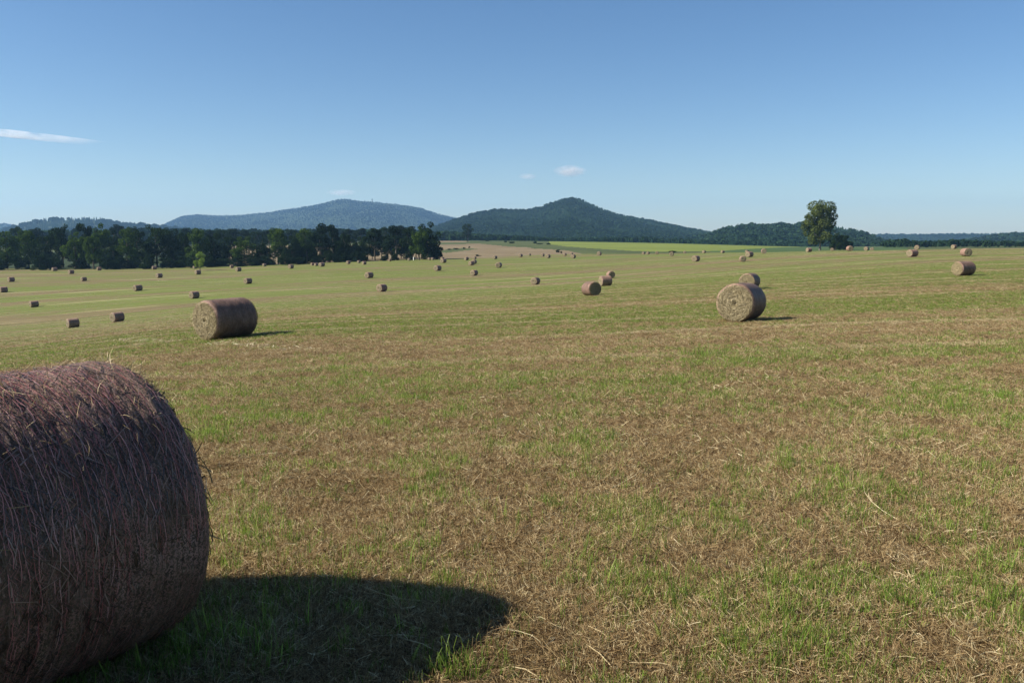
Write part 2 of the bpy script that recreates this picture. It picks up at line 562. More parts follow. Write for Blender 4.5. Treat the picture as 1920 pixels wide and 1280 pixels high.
# grid round the camera, fine in the view, coarse behind
az = np.concatenate([np.radians(np.arange(-180, -108, 4.0)), np.radians(np.arange(-108, -38, .7)), np.radians(np.arange(-38, 38.001, .085)), np.radians(np.arange(38.7, 108, .7)), np.radians(np.arange(108.3, 180.1, 4.0)), [math.pi]])
rr = np.concatenate([[0.0], np.exp(np.arange(math.log(.35), math.log(400), .016)), np.exp(np.arange(math.log(402), math.log(7300), .028)), [7400]])
A2, R2 = np.meshgrid(az, rr)
TX, TY = R2 * np.sin(A2), R2 * np.cos(A2)
TZ = ground_z(TX, TY)
TPX, TPY = to_px(TX, TY, TZ)
nA, nR = len(az), len(rr)


def inside(px, py, poly):
    res = np.zeros(px.shape, bool)
    n = len(poly)
    for i in range(n):
        x1, y1 = poly[i]; x2, y2 = poly[(i + 1) % n]
        if y1 == y2: continue
        c = ((y1 > py) != (y2 > py)) & (px < (x2 - x1) * (py - y1) / (y2 - y1) + x1)
        res ^= c
    return res


cen = lambda a: (a[:-1, :-1] + a[1:, :-1] + a[:-1, 1:] + a[1:, 1:]) / 4
fpx, fpy, fR, fY = cen(TPX), cen(TPY), cen(R2), cen(TY)
wob = 1.0 * (fbm(fpx * .05, fpy * .3, 3, 77) - .5)
edge = np.interp(fpx, [0, 200, 350, 500, 640, 750, 830, 900, 960, 1000, 1060, 1100, 1200, 1300, 1350, 1450, 1520, 1600, 1700],
                 [502, 503.5, 501, 496.5, 491.5, 487.5, 485, 484, 481, 478.5, 477, 476, 476, 474.5, 473.5, 472.8, 471, 468, 440])
front = np.abs(np.arctan2(cen(TX), cen(TY))) < math.radians(38)
hay = (fR < 230) | ((fY < 450) & (fpy > edge) & front & (fpx < 1600)) | ((fpx >= 1580) & (fY < 300) & front) | (~front & (fR < 300))
cover = np.full(fpx.shape, 3)            # 0 hay 1 tilled 2 crop 3 scrub 4 strip 5 forest floor
cover[hay] = 0
rest = ~hay & front & (fY < 1000)
topb = np.interp(fpx, [300, 800, 830, 900, 925, 950, 990, 1000, 1040, 1065, 1085, 1100], [463, 457.8, 458.5, 457, 459, 462, 464, 466, 468, 470, 474, 478])
cover[rest & (fpx < 1100) & (fpx > 420) & (fpy + wob > topb)] = 1
cover[rest & inside(fpx, fpy + wob, [(828, 470), (845, 466.5), (870, 465), (888, 466), (896, 467.5), (870, 470), (838, 474), (826, 474)])] = 3
cover[rest & inside(fpx, fpy + wob * .5, [(824, 449), (850, 450.5), (882, 453), (870, 454.5), (824, 455)])] = 1
cover[rest & (fpx > 1030) & (fpx < 1500) & (fpy < np.interp(fpx, [1030, 1060, 1100, 1180, 1260, 1330, 1345, 1400, 1460, 1500], [458, 462, 465, 470, 473, 473.5, 471, 467, 464, 463])) & (fY > 380)] = 2
cover[rest & (fpx >= 1335) & (fpx < 1700) & (cover == 3) & (fY < 700)] = 4
cover[(fR > 1000)] = 5
cover[(fR > 310) & (fpx < 430) & front & (fY < 600) & (cover != 0)] = 5
cover[~front & (fR >= 300)] = 3
cover[~front & (fR >= 1000)] = 5
GRN = greenness(TX, TY)
idx = np.arange(nA * nR).reshape(nR, nA)
allq = np.stack([idx[:-1, :-1], idx[:-1, 1:], idx[1:, 1:], idx[1:, :-1]], -1)
V3 = np.stack([TX, TY, TZ], -1).reshape(-1, 3)
for cid, nm, mat, lb in ((0, "hay_field", M_FIELD, "mown hay field dotted with round bales"),
                         (1, "tilled_field", M_PLOUGH, "bare brown tilled field on the slope beyond the hay field"),
                         (2, "crop_field", M_CROP, "yellow green crop field in front of the forested cone hill"),
                         (3, "rough_meadow", M_SCRUB, "rough dark green meadow between the brown and yellow fields"),
                         (4, "green_crop_strip", M_STRIP, "fresh green strip of crop beyond the hay field on the right"),
                         (5, "valley_floor", M_FLOOR, "dark valley floor under the far woods")):
    q = allq[cover == cid]
    u, inv = np.unique(q, return_inverse=True)
    inv = inv.reshape(q.shape)
    me = make_mesh(nm, V3[u], inv, [mat], True, attrs={"green": GRN.ravel()[u]})
    tag(obj(nm, me), lb, kind="structure")

# ------------------------------------------------------------------ haze
hb = 7600.0
hv = np.array([(x, y, z) for z in (-26, 330) for y in (-hb, hb) for x in (-hb, hb)], float)
hf = np.array([(0, 2, 3, 1), (4, 5, 7, 6), (0, 1, 5, 4), (2, 6, 7, 3), (0, 4, 6, 2), (1, 3, 7, 5)])
mh, nth, outh = new_mat("summer_haze")
pv = N(nth, "ShaderNodeVolumePrincipled")
pv.inputs["Color"].default_value = (.34, .62, 1.0, 1)
pv.inputs["Density"].default_value = 0.000085
pv.inputs["Anisotropy"].default_value = 0.2
nth.links.new(pv.outputs[0], outh.inputs["Volume"])
def outward(V, Q):
    """flip the faces if the closed mesh is inside out"""
    V = np.asarray(V, float); vol = 0
    for q in Q:
        for f in q:
            p = V[list(f)]
            for i in range(1, len(p) - 1):
                vol += np.dot(p[0], np.cross(p[i], p[i + 1]))
    return [q[:, ::-1] for q in Q] if vol < 0 else Q


tag(obj("haze", make_mesh("haze", hv, outward(hv, [hf]), [mh])), "thin blue summer haze over the whole valley", kind="stuff")


# ------------------------------------------------------------------ scatter
def scatter(name, pts, rot, scl, pick, tone, protos, label, parent=None):
    me = bpy.data.meshes.new(name)
    me.vertices.add(len(pts))
    me.vertices.foreach_set("co", np.asarray(pts, np.float32).ravel())
    for nm, arr, typ in (("rot", rot, 'FLOAT_VECTOR'), ("scl", scl, 'FLOAT_VECTOR')):
        a = me.attributes.new(nm, typ, 'POINT')
        a.data.foreach_set("vector", np.asarray(arr, np.float32).ravel())
    a = me.attributes.new("pick", 'INT', 'POINT'); a.data.foreach_set("value", np.asarray(pick, np.int32))
    a = me.attributes.new("tone", 'FLOAT', 'POINT'); a.data.foreach_set("value", np.asarray(tone, np.float32))
    o = obj(name, me, parent)
    ng = bpy.data.node_groups.new(name + "_scatter", 'GeometryNodeTree')
    ng.interface.new_socket("Geometry", in_out='INPUT', socket_type='NodeSocketGeometry')
    ng.interface.new_socket("Geometry", in_out='OUTPUT', socket_type='NodeSocketGeometry')
    gi = ng.nodes.new("NodeGroupInput"); go = ng.nodes.new("NodeGroupOutput")
    iop = ng.nodes.new("GeometryNodeInstanceOnPoints")
    jn = ng.nodes.new("GeometryNodeJoinGeometry")
    for p in reversed(protos):
        oi = ng.nodes.new("GeometryNodeObjectInfo")
        oi.inputs["Object"].default_value = p
        oi.inputs["As Instance"].default_value = True
        ng.links.new(oi.outputs["Geometry"], jn.inputs[0])
    def attr(nm, typ):
        n = ng.nodes.new("GeometryNodeInputNamedAttribute"); n.data_type = typ
        n.inputs["Name"].default_value = nm
        return n.outputs[0]
    ng.links.new(gi.outputs[0], iop.inputs["Points"])
    ng.links.new(jn.outputs[0], iop.inputs["Instance"])
    iop.inputs["Pick Instance"].default_value = True
    ng.links.new(attr("pick", 'INT'), iop.inputs["Instance Index"])
    e2r = ng.nodes.new("FunctionNodeEulerToRotation")
    ng.links.new(attr("rot", 'FLOAT_VECTOR'), e2r.inputs[0])
    ng.links.new(e2r.outputs[0], iop.inputs["Rotation"])
    ng.links.new(attr("scl", 'FLOAT_VECTOR'), iop.inputs["Scale"])
    ng.links.new(iop.outputs[0], go.inputs[0])
    md = o.modifiers.new("scatter", 'NODES'); md.node_group = ng
    tag(o, label, kind="stuff")
    return o


def proto(name, me):
    return bpy.data.objects.new(name, me)


# ------------------------------------------------------------------ far hills
def forest_tree_protos(mat, tag_):
    out = []
    r = np.random.default_rng(3)
    for k in range(3):                       # conifers: stacked ragged skirts, unit height
        V, Fq = [], []
        for t in range(5):
            z0, z1 = .12 + .17 * t, .12 + .17 * t + .30
            w = .24 * (1 - t / 5.6)
            n = 7
            base = len(V)
            for i in range(n):
                a = 2 * math.pi * (i + .5 * t) / n
                q = w * r.uniform(.75, 1.2)
                V.append((q * math.cos(a), q * math.sin(a), z0 + r.uniform(-.03, .03)))
            V.append((0, 0, min(z1, 1)))
            for i in range(n): Fq.append((base + i, base + (i + 1) % n, base + n))
        out.append(proto("conifer", make_mesh(f"{tag_}_conifer_{k}", V, np.array(Fq), [mat])))
    for k in range(3):                       # broadleaf crowns: clouds of leaf clumps, unit height
        c = []
        for j in range(12):
            a, e = r.uniform(0, 6.28), r.uniform(-.6, 1)
            c.append((.24 * math.cos(a), .24 * math.sin(a), .58 + .26 * e))
        V, Fq = leaf_cloud_simple(np.array(c), .17, 14, .13, r)
        out.append(proto("broadleaf", make_mesh(f"{tag_}_broadleaf_{k}", V, Fq, [mat])))
    return out


def leaf_cloud_simple(C, rad, n, size, r):
    m = len(C) * n
    d = r.normal(size=(m, 3)); d /= np.linalg.norm(d, axis=1)[:, None]
    P = np.repeat(C, n, 0) + d * rad * r.uniform(.6, 1.05, (m, 1))
    nrm = d + .6 * r.normal(size=(m, 3)); nrm /= np.linalg.norm(nrm, axis=1)[:, None]
    t = np.cross(nrm, r.normal(size=(m, 3))); t /= np.linalg.norm(t, axis=1)[:, None]
    b = np.cross(nrm, t)
    s = size * r.uniform(.6, 1.2, (m, 1))
    V = np.stack([P - t * s - b * s * .6, P + t * s * .7 - b * s, P + t * s + b * s * .6, P - t * s * .6 + b * s], 1).reshape(-1, 3)
    return V, np.arange(4 * m).reshape(-1, 4)


def hill(name, label, ridge, Y0, dfront, dback, base_y, mat, tree_h, spacing, protos, conifer=.6, rough=.10, step=4, seed=1, ylow=-14, tone=(0, 1), thresh=0):
    ridge = np.array(ridge, float)
    xs = np.arange(ridge[0, 0], ridge[-1, 0] + step, step)
    ry = np.interp(xs, ridge[:, 0], ridge[:, 1])
    ks = np.exp(-.5 * (np.arange(-4, 5) / 1.6) ** 2); ks /= ks.sum()
    ry = np.convolve(np.pad(ry, 4, mode='edge'), ks, 'valid')
    ts = np.concatenate([np.linspace(-1, 0, 34), np.linspace(0, 1, 12)[1:]])
    X = np.zeros((len(ts), len(xs))); Y = X.copy(); Z = X.copy()
    top = np.array([z_at_px(y, 0, Y0) for y in ry]) - tree_h * .8
    for i, t in enumerate(ts):
        Yt = Y0 + (t * dfront if t < 0 else t * dback)
        X[i] = (xs - 960) / F * Yt * 1.0
        Y[i] = Yt
        pr = (1 - abs(t)) ** 1.25 if t < 0 else (1 - t) ** 1.2
        n = fbm(X[i] / (Y0 * .12) + seed, np.full(len(xs), Yt) / (Y0 * .12), 5, seed) - .5
        gul = fbm(X[i] / (Y0 * .045), np.full(len(xs), Yt / (Y0 * .3)), 3, seed + 5) - .5
        amp = math.sin(min(1, abs(t) * 1.6) * math.pi) if t < 0 else 0
        Z[i] = ylow + (top - ylow) * (pr + 0 * n) + (top - ylow) * rough * (n * 2.2 + gul * 1.6) * amp
    nx, ny = len(xs), len(ts)
    # taper the two ends to the valley
    ii = np.arange(nx * ny).reshape(ny, nx)
    q = np.stack([ii[:-1, :-1], ii[:-1, 1:], ii[1:, 1:], ii[1:, :-1]], -1).reshape(-1, 4)
    me = make_mesh(name, np.stack([X, Y, Z], -1).reshape(-1, 3), q, [mat], True)
    o = tag(obj(name, me), label, kind="structure")
    # forest on the visible side
    r = np.random.default_rng(seed)
    wx = (xs[-1] - xs[0]) / F * Y0
    n = int(wx * (dfront + dback * .12) / spacing ** 2)
    u = r.uniform(0, nx - 1.001, n); t = r.uniform(-1, .12, n)
    v = np.interp(t, ts, np.arange(ny))
    iu, iv = u.astype(int), np.minimum(v.astype(int), ny - 2)
    fu, fv = u - iu, v - iv
    bil = lambda Aa: (Aa[iv, iu] * (1 - fu) + Aa[iv, iu + 1] * fu) * (1 - fv) + (Aa[iv + 1, iu] * (1 - fu) + Aa[iv + 1, iu + 1] * fu) * fv
    P = np.stack([bil(X), bil(Y), bil(Z) - tree_h * .08], -1)
    patch = fbm(P[:, 0] / (spacing * 14), P[:, 1] / (spacing * 20), 3, seed + 3)
    con = r.uniform(0, 1, n) < np.clip(conifer + (patch - .5) * 2.2, 0, 1)
    pick = np.where(con, r.integers(0, 3, n), r.integers(3, 6, n))
    sc = tree_h * r.uniform(.65, 1.15, n)
    wid = np.where(con, 1.15, 1.2) * sc
    rot = np.zeros((n, 3)); rot[:, 2] = r.uniform(0, 6.28, n)
    tn = np.clip(.45 + (patch - .5) * 1.2 + r.normal(0, .22, n) + np.where(con, -.12, .12), tone[0], tone[1])
    scatter("forest", P, rot, np.stack([wid, wid, sc], -1), pick, tn, protos, "dense mixed forest covering " + label.split(" with")[0])
    return o


PN = forest_tree_protos(M_FOREST_NEAR, "near")
PF = forest_tree_protos(M_FOREST_FAR, "far")
hill("blue_mountain", "long blue mountain with a small rocky peak, left of the cone hill",
     [(300, 425), (318, 419), (330, 411), (345, 405), (365, 401.5), (385, 401), (400, 404), (425, 403), (450, 402), (500, 398), (550, 391), (600, 383), (620, 378), (635, 373.5), (648, 370.5), (658, 373), (670, 376), (700, 377), (720, 379),
      (750, 382), (780, 386), (800, 391), (820, 400), (845, 405), (862, 408), (900, 420), (960, 440)], 5200, 1900, 1500, 455, M_FLOOR, 7, 13.5, PF, .5, .035, 6, 11, tone=(.2, .4))
hill("far_ridge", "faint long ridge with flat top, between the hills at far left",
     [(-400, 421), (0, 420.5), (30, 420), (60, 420), (120, 424), (300, 430)], 6500, 700, 600, 455, M_FLOOR, 14, 55, PF, .5, .02, 20, 12)
hill("far_left_hill", "hazy blue hill with its crest cut by the left picture edge",
     [(-420, 380), (-150, 388), (-60, 398), (0, 413), (12, 417), (26, 421), (60, 428), (150, 440)], 4800, 1100, 900, 455, M_FLOOR, 13, 30, PF, .5, .04, 8, 13)
hill("left_wooded_hill", "low blue hill with a tree lined crest behind the wood at left",
     [(-300, 441), (0, 432), (30, 423), (45, 419), (65, 413), (85, 409), (110, 407), (150, 407), (185, 406), (215, 411), (240, 415), (280, 418), (330, 424), (420, 434), (520, 446)], 2900, 700, 600, 455, M_FLOOR, 14, 15, PN, .5, .06, 5, 14)
hill("cone_hill", "dark forested cone hill with a rounded summit, centre of the skyline",
     [(700, 449), (760, 440), (800, 430), (835, 417), (850, 411), (865, 407), (880, 401.5), (905, 396), (935, 391), (965, 392.5), (985, 392.5), (1000, 389), (1020, 384), (1040, 377), (1055, 371.5), (1067, 369.5), (1080, 370), (1092, 373),
      (1105, 381), (1130, 391), (1160, 401), (1200, 409), (1240, 417), (1280, 425), (1335, 435), (1400, 443), (1480, 452)], 2300, 1150, 900, 455, M_FLOOR, 9, 7.5, PN, .62, .055, 4, 15, tone=(.2, .75))
hill("right_ridge_near", "low dark wooded hill with bumpy crest behind the lone tree",
     [(1230, 454), (1290, 447), (1335, 437.5), (1350, 428), (1375, 422), (1400, 420), (1440, 419.5), (1500, 418), (1540, 421), (1565, 425), (1590, 430), (1610, 434), (1630, 443), (1660, 452)], 1450, 560, 500, 455, M_FLOOR, 12, 8, PN, .5, .08, 4, 16)
hill("right_far_ridge", "long low blue ridge with a flat crest along the right horizon",
     [(1500, 445), (1600, 439.5), (1650, 438.5), (1720, 439), (1760, 438.5), (1800, 438), (1870, 435.5), (1920, 435), (2050, 432), (2300, 430)], 3600, 900, 700, 455, M_FLOOR, 13, 18, PN, .5, .05, 8, 17)
hill("right_spur", "dark wooded spur with leafy slope at the right picture edge",
     [(1740, 456), (1790, 452), (1830, 446), (1860, 440), (1900, 436), (1930, 434), (2050, 430), (2300, 432)], 1900, 500, 450, 455, M_FLOOR, 12, 9, PN, .3, .07, 6, 18)

# lookout tower on the blue mountain
tX, tY = (701 - 960) / F * 5180, 5180.0
tz = z_at_px(379.5, tX, tY)
tower = link(bpy.data.objects.new("lookout_tower", None)); tower.location = (tX, tY, tz)
tag(tower, "tiny lookout tower on the crest right of the blue mountain's peak", "tower")
v, f = tube([(0, 0, -6), (0, 0, 15)], [2.2, 1.7], 8)
obj("shaft", make_mesh("tower_shaft", v, f, [M_BARK]), tower)
v, f = tube([(0, 0, 14.2), (0, 0, 15), (0, 0, 19), (0, 0, 21)], [1.6, 4.0, 4.0, .3], 8)
obj("cabin", make_mesh("tower_cabin", v, f, [M_BARK]), tower)


# ------------------------------------------------------------------ trees
def leaf_cloud(clumps, n_per_m2, size, r, flat=.0):
    """clumps: (x, y, z, rx, rz, tone)"""
    Vs, tone = [], []
    for (x, y, z, rx, rz, tn) in clumps:
        n = max(12, int(n_per_m2 * 4 * math.pi * rx * (rx + rz) / 2))
        d = r.normal(size=(n, 3)); d /= np.linalg.norm(d, axis=1)[:, None]
        rad = r.uniform(.55, 1.0, (n, 1)) ** .6 * (1 + .18 * np.sin(d[:, :1] * 7 + tn * 20) * np.cos(d[:, 1:2] * 6 + 3))
        P = np.array([x, y, z]) + d * rad * np.array([rx, rx, rz])
        nrm = d * .8 + .7 * r.normal(size=(n, 3)) + np.array([0, 0, .3]); nrm /= np.linalg.norm(nrm, axis=1)[:, None]
        t = np.cross(nrm, r.normal(size=(n, 3))); t /= np.linalg.norm(t, axis=1)[:, None]
        b = np.cross(nrm, t)
        s = size * r.uniform(.45, 1.15, (n, 1))
        Vs.append(np.stack([P - t * s, P - b * s * .62, P + t * s, P + b * s * .62], 1).reshape(-1, 3))
        tone.append(np.clip(tn + r.normal(0, .2, n), 0, 1))
    V = np.concatenate(Vs)
    return V, np.arange(len(V)).reshape(-1, 4), np.concatenate(tone)


def make_crown(kind, seed, mat, dens=1.0):
    """unit tree: height 1, crown width about .8; returns crown mesh, trunk mesh"""
    r = np.random.default_rng(seed)
    cl = []
    limbs = []
    lean = r.normal(0, .02, 2)
    if kind == 'oak':
        for k in range(26):
            h = r.uniform(.22, .93)
            w = .33 * math.sqrt(max(.05, 1 - ((h - .52) / .47) ** 2))
            a = r.uniform(0, 6.28); q = w * r.uniform(.45, 1.0)
            s = r.uniform(.07, .13) * (1.15 - .5 * h)
            cl.append((q * math.cos(a), q * math.sin(a), h, s * 1.15, s, r.uniform(.2, .8)))
            if k < 9: limbs.append((q * .8 * math.cos(a), q * .8 * math.sin(a), h))
        cl.append((0, 0, .55, .20, .28, .3))
        th, cb = .8, .2
    elif kind == 'thicket':                 # crown to the ground
        for k in range(30):
            h = r.uniform(.06, .93)
            w = .38 * math.sqrt(max(.05, 1 - ((h - .42) / .56) ** 2))
            a = r.uniform(0, 6.28); q = w * r.uniform(.4, 1.0)
            s = r.uniform(.08, .14) * (1.15 - .4 * h)
            cl.append((q * math.cos(a), q * math.sin(a), h, s * 1.15, s, r.uniform(.1, .7)))
            if k < 6: limbs.append((q * .7 * math.cos(a), q * .7 * math.sin(a), h))
        cl.append((0, 0, .4, .24, .34, .2))
        th, cb = .75, .1
    elif kind == 'pine':                    # bare trunk, layered flat clumps
        for k in range(20):
            h = r.uniform(.42, .96)
            w = .30 * (1 - max(0, (h - .6)) * 1.7)
            a = r.uniform(0, 6.28); q = w * r.uniform(.3, 1.0)
            s = r.uniform(.07, .12)
            cl.append((q * math.cos(a), q * math.sin(a), h, s * 1.35, s * .65, r.uniform(.1, .8)))
            if k < 9: limbs.append((q * .85 * math.cos(a), q * .85 * math.sin(a), h - .02))
        th, cb = .93, .4
    elif kind == 'poplar':                  # narrow young tree
        for k in range(20):
            h = r.uniform(.15, .95)
            w = .20 * math.sqrt(max(.04, 1 - ((h - .45) / .53) ** 2))
            a = r.uniform(0, 6.28); q = w * r.uniform(.3, 1.0)
            s = r.uniform(.06, .10)
            cl.append((q * math.cos(a), q * math.sin(a), h, s, s * 1.2, r.uniform(.2, .9)))
            if k < 8: limbs.append((q * .7 * math.cos(a), q * .7 * math.sin(a), h))
        th, cb = .9, .12
    V, Fq, tone = leaf_cloud(cl, 1500 * dens, .024, r)
    cm = make_mesh("crown_" + kind, V, Fq, [mat], attrs={"tone": tone})
    parts = [tube([(0, 0, -.03), (lean[0] * .3, lean[1] * .3, th * .33), (lean[0], lean[1], th * .66), (lean[0] * 1.4, lean[1] * 1.4, th)], [.026, .018, .012, .003], 7)]
    for L in limbs:
        z0 = max(cb * .8, L[2] - .22)
        parts.append(tube([(lean[0] * z0, lean[1] * z0, z0), (L[0] * .5, L[1] * .5, (z0 + L[2]) / 2 - .01), L], [.010, .007, .003], 5))
    V, Fq = join_geo(parts)
    return cm, V, Fq


TREES = {}
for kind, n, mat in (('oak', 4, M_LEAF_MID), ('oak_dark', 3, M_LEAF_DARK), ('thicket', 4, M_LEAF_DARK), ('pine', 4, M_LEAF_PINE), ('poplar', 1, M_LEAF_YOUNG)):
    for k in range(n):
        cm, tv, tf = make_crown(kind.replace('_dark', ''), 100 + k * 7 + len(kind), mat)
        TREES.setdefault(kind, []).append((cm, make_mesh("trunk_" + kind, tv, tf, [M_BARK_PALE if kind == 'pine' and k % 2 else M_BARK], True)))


def tree(x, ytop, width, Y, kind, label, var=0, group=None, ybase=None, name=None, cat="tree"):
    if ybase is not None:
        X, Yg, z = ray_ground(x, ybase)
    else:
        X, Yg, z = at_depth(x, Y)
    H = z_at_px(ytop, X, Yg) - z
    W = width / F * Yg
    root = link(bpy.data.objects.new(name or (kind.replace('_dark', '') + "_tree").replace("thicket_tree", "bushy_tree"), None))
    root.location = (X, Yg, z)
    root.rotation_euler = (0, 0, random.uniform(0, 6.28))
    wn_ = {'oak': .80, 'oak_dark': .80, 'thicket': .92, 'pine': .78, 'poplar': .52}[kind]
    cm, tm = TREES[kind][var % len(TREES[kind])]
    s = (W / wn_, W / wn_, H)
    c = obj("crown", cm, root); c.scale = s
    t = obj("trunk", tm, root); t.scale = (H, H, H)
    tag(root, label, cat, group)
    return root


WOOD = "trees along the front of the dark wood"
def ordinal(n):
    return ["first", "second", "third", "fourth", "fifth", "sixth", "seventh", "eighth", "ninth", "tenth", "eleventh", "twelfth", "thirteenth", "fourteenth", "fifteenth", "sixteenth", "seventeenth", "eighteenth", "nineteenth", "twentieth"][n - 1]

front_row = [  # x, ytop, width px, Y, kind, variant
    (-62, 430, 66, 312, 'thicket', 0), (-22, 436, 52, 318, 'oak_dark', 1), (14, 433, 56, 308, 'oak', 3), (54, 429, 56, 322, 'oak', 1), (88, 440, 44, 306, 'thicket', 2),
    (118, 417, 50, 318, 'oak_dark', 2), (142, 433, 50, 304, 'oak', 0), (160, 419, 44, 330, 'thicket', 3), (188, 417, 50, 322, 'oak', 0), (176, 441, 46, 300, 'oak', 1),
    (214, 430, 40, 312, 'thicket', 0), (240, 425, 46, 306, 'oak', 2), (262, 430, 44, 320, 'oak_dark', 0), (295, 418, 66, 312, 'oak_dark', 2), (328, 429, 44, 320, 'thicket', 1),
    (348, 435, 40, 312, 'thicket', 2), (374, 427, 54, 308, 'oak', 2), (404, 437, 44, 314, 'thicket', 3), (432, 443, 40, 310, 'oak_dark', 0), (458, 443, 50, 306, 'oak', 3),
    (490, 446, 38, 312, 'thicket', 0), (522, 425, 54, 316, 'oak', 1), (548, 441, 38, 308, 'thicket', 1), (576, 427, 44, 318, 'oak', 2), (600, 419, 50, 312, 'pine', 0),
    (625, 421, 44, 322, 'pine', 1), (646, 437, 40, 312, 'thicket', 2), (668, 446, 36, 318, 'thicket', 0), (560, 452, 30, 316, 'thicket', 1), (637, 452, 30, 316, 'thicket', 3), (690, 443, 36, 326, 'oak_dark', 1), (703, 428, 46, 322, 'pine', 2), (742, 424, 46, 330, 'pine', 3),
    (727, 446, 32, 318, 'pine', 0), (768, 426, 38, 326, 'oak_dark', 0)]
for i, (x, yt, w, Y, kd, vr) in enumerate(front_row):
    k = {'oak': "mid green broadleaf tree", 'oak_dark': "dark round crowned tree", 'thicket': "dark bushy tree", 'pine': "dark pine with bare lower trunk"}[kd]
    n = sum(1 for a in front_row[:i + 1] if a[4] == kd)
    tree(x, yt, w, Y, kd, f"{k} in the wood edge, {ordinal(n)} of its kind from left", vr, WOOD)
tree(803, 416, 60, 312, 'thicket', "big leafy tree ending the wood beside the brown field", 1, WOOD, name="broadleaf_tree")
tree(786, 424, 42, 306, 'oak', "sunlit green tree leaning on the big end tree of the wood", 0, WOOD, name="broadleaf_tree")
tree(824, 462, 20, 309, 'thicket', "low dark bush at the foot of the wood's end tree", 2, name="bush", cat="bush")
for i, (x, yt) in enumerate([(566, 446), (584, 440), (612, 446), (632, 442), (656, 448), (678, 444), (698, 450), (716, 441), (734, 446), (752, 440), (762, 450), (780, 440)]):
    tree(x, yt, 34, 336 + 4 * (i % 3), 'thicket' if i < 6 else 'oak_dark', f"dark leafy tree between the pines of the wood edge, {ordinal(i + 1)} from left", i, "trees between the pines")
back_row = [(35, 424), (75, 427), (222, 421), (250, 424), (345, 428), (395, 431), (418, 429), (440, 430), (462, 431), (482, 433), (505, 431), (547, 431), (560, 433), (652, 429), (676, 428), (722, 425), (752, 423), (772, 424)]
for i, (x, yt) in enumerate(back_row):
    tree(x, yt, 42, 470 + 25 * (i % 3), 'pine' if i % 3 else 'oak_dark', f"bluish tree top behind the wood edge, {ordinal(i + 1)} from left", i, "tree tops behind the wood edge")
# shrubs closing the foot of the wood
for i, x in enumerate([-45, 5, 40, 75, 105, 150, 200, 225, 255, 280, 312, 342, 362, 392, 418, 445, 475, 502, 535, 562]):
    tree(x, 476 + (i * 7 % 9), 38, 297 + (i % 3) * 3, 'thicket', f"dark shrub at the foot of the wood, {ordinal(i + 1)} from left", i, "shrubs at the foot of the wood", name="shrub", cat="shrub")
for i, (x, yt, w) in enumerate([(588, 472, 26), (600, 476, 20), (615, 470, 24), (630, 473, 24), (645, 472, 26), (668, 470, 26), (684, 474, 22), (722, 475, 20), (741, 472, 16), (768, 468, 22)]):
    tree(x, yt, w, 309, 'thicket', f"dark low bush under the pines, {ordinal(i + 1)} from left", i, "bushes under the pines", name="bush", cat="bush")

# lone young tree in the hay field
tree(375, 471, 29, 0, 'poplar', "lone young bright green tree standing in the hay field", 0, ybase=507.5, name="young_tree")

# big lone tree on the right
def lone_tree():
    X, Y, z = ray_ground(1537, 469.5)
    m = Y * 1.0 / F
    root = link(bpy.data.objects.new("lone_tree", None)); root.location = (X, Y, z)
    tag(root, "tall lone broadleaf tree with airy crown and bare trunk on the right", "tree")
    r = np.random.default_rng(5)
    # clump centres read from the crown, px offsets from the trunk foot (right, up)
    cc = [(-12, 82, 11), (0, 84, 10), (9, 80, 11), (18, 74, 10), (-16, 72, 11), (-4, 73, 12), (24, 62, 9), (10, 66, 12), (-22, 63, 9), (-10, 60, 11), (2, 58, 11), (17, 54, 10), (26, 50, 8), (-28, 54, 9), (-18, 50, 10),
          (-33, 49, 6), (-6, 48, 10), (8, 46, 9), (-28, 42, 8), (-16, 39, 9), (-4, 38, 9), (9, 36, 8), (-24, 33, 8), (-12, 28, 9), (0, 27, 9), (8, 25, 7), (-20, 23, 7), (-6, 19, 7), (4, 17, 6), (-14, 16, 6), (23, 42, 6), (0, 68, 13), (1, 52, 12), (3, 78, 10), (-3, 40, 12)]
    cl, limbs = [], []
    for (a, b, s) in cc:
        d = r.uniform(-1, 1) * math.sqrt(max(0, 1 - (a / 36.0) ** 2)) * 26
        cl.append((a * m * .9, d * m * .9, b * m, s * m * 1.0, s * m * .92, r.uniform(.15, .85)))
        limbs.append((a * m * .8, d * m * .8, b * m))
    for _ in range(26):
        a, b, s = cc[r.integers(len(cc))]
        cl.append(((a * .8 + r.normal(0, 5)) * m, r.normal(0, 13) * m, (b + r.normal(0, 4)) * m, 4.5 * m, 3.6 * m, r.uniform(.1, .9)))
    V, Fq, tone = leaf_cloud(cl, 6.5, .36, r)
    obj("crown", make_mesh("lone_crown", V, Fq, [M_LEAF_LONE], attrs={"tone": tone}), root)
    top = 70 * m
    parts = [tube([(0, 0, -.3), (.1, 0, top * .25), (-.1, .1, top * .5), (.1, 0, top)], [.48, .34, .24, .06], 9)]
    for L in limbs[::2]:
        z0 = max(14 * m, L[2] - 22 * m)
        parts.append(tube([(0, 0, z0), (L[0] * .45, L[1] * .45, (z0 + L[2]) / 2), L], [.16, .10, .03], 6))
    v, f = join_geo(parts)
    obj("trunk", make_mesh("lone_trunk", v, f, [M_BARK_PALE], True), root)
lone_tree()
tree(1566, 430, 30, 0, 'thicket', "dark tall bush right behind the lone tree", 0, ybase=469, name="bush", cat="bush")
tree(1581, 440, 34, 0, 'thicket', "very dark rounded bush right of the lone tree", 2, ybase=468.6, name="bush", cat="bush")
tree(1592, 452, 20, 0, 'thicket', "low right tail of the dark bushes beside the lone tree", 3, ybase=468.4, name="bush", cat="bush")
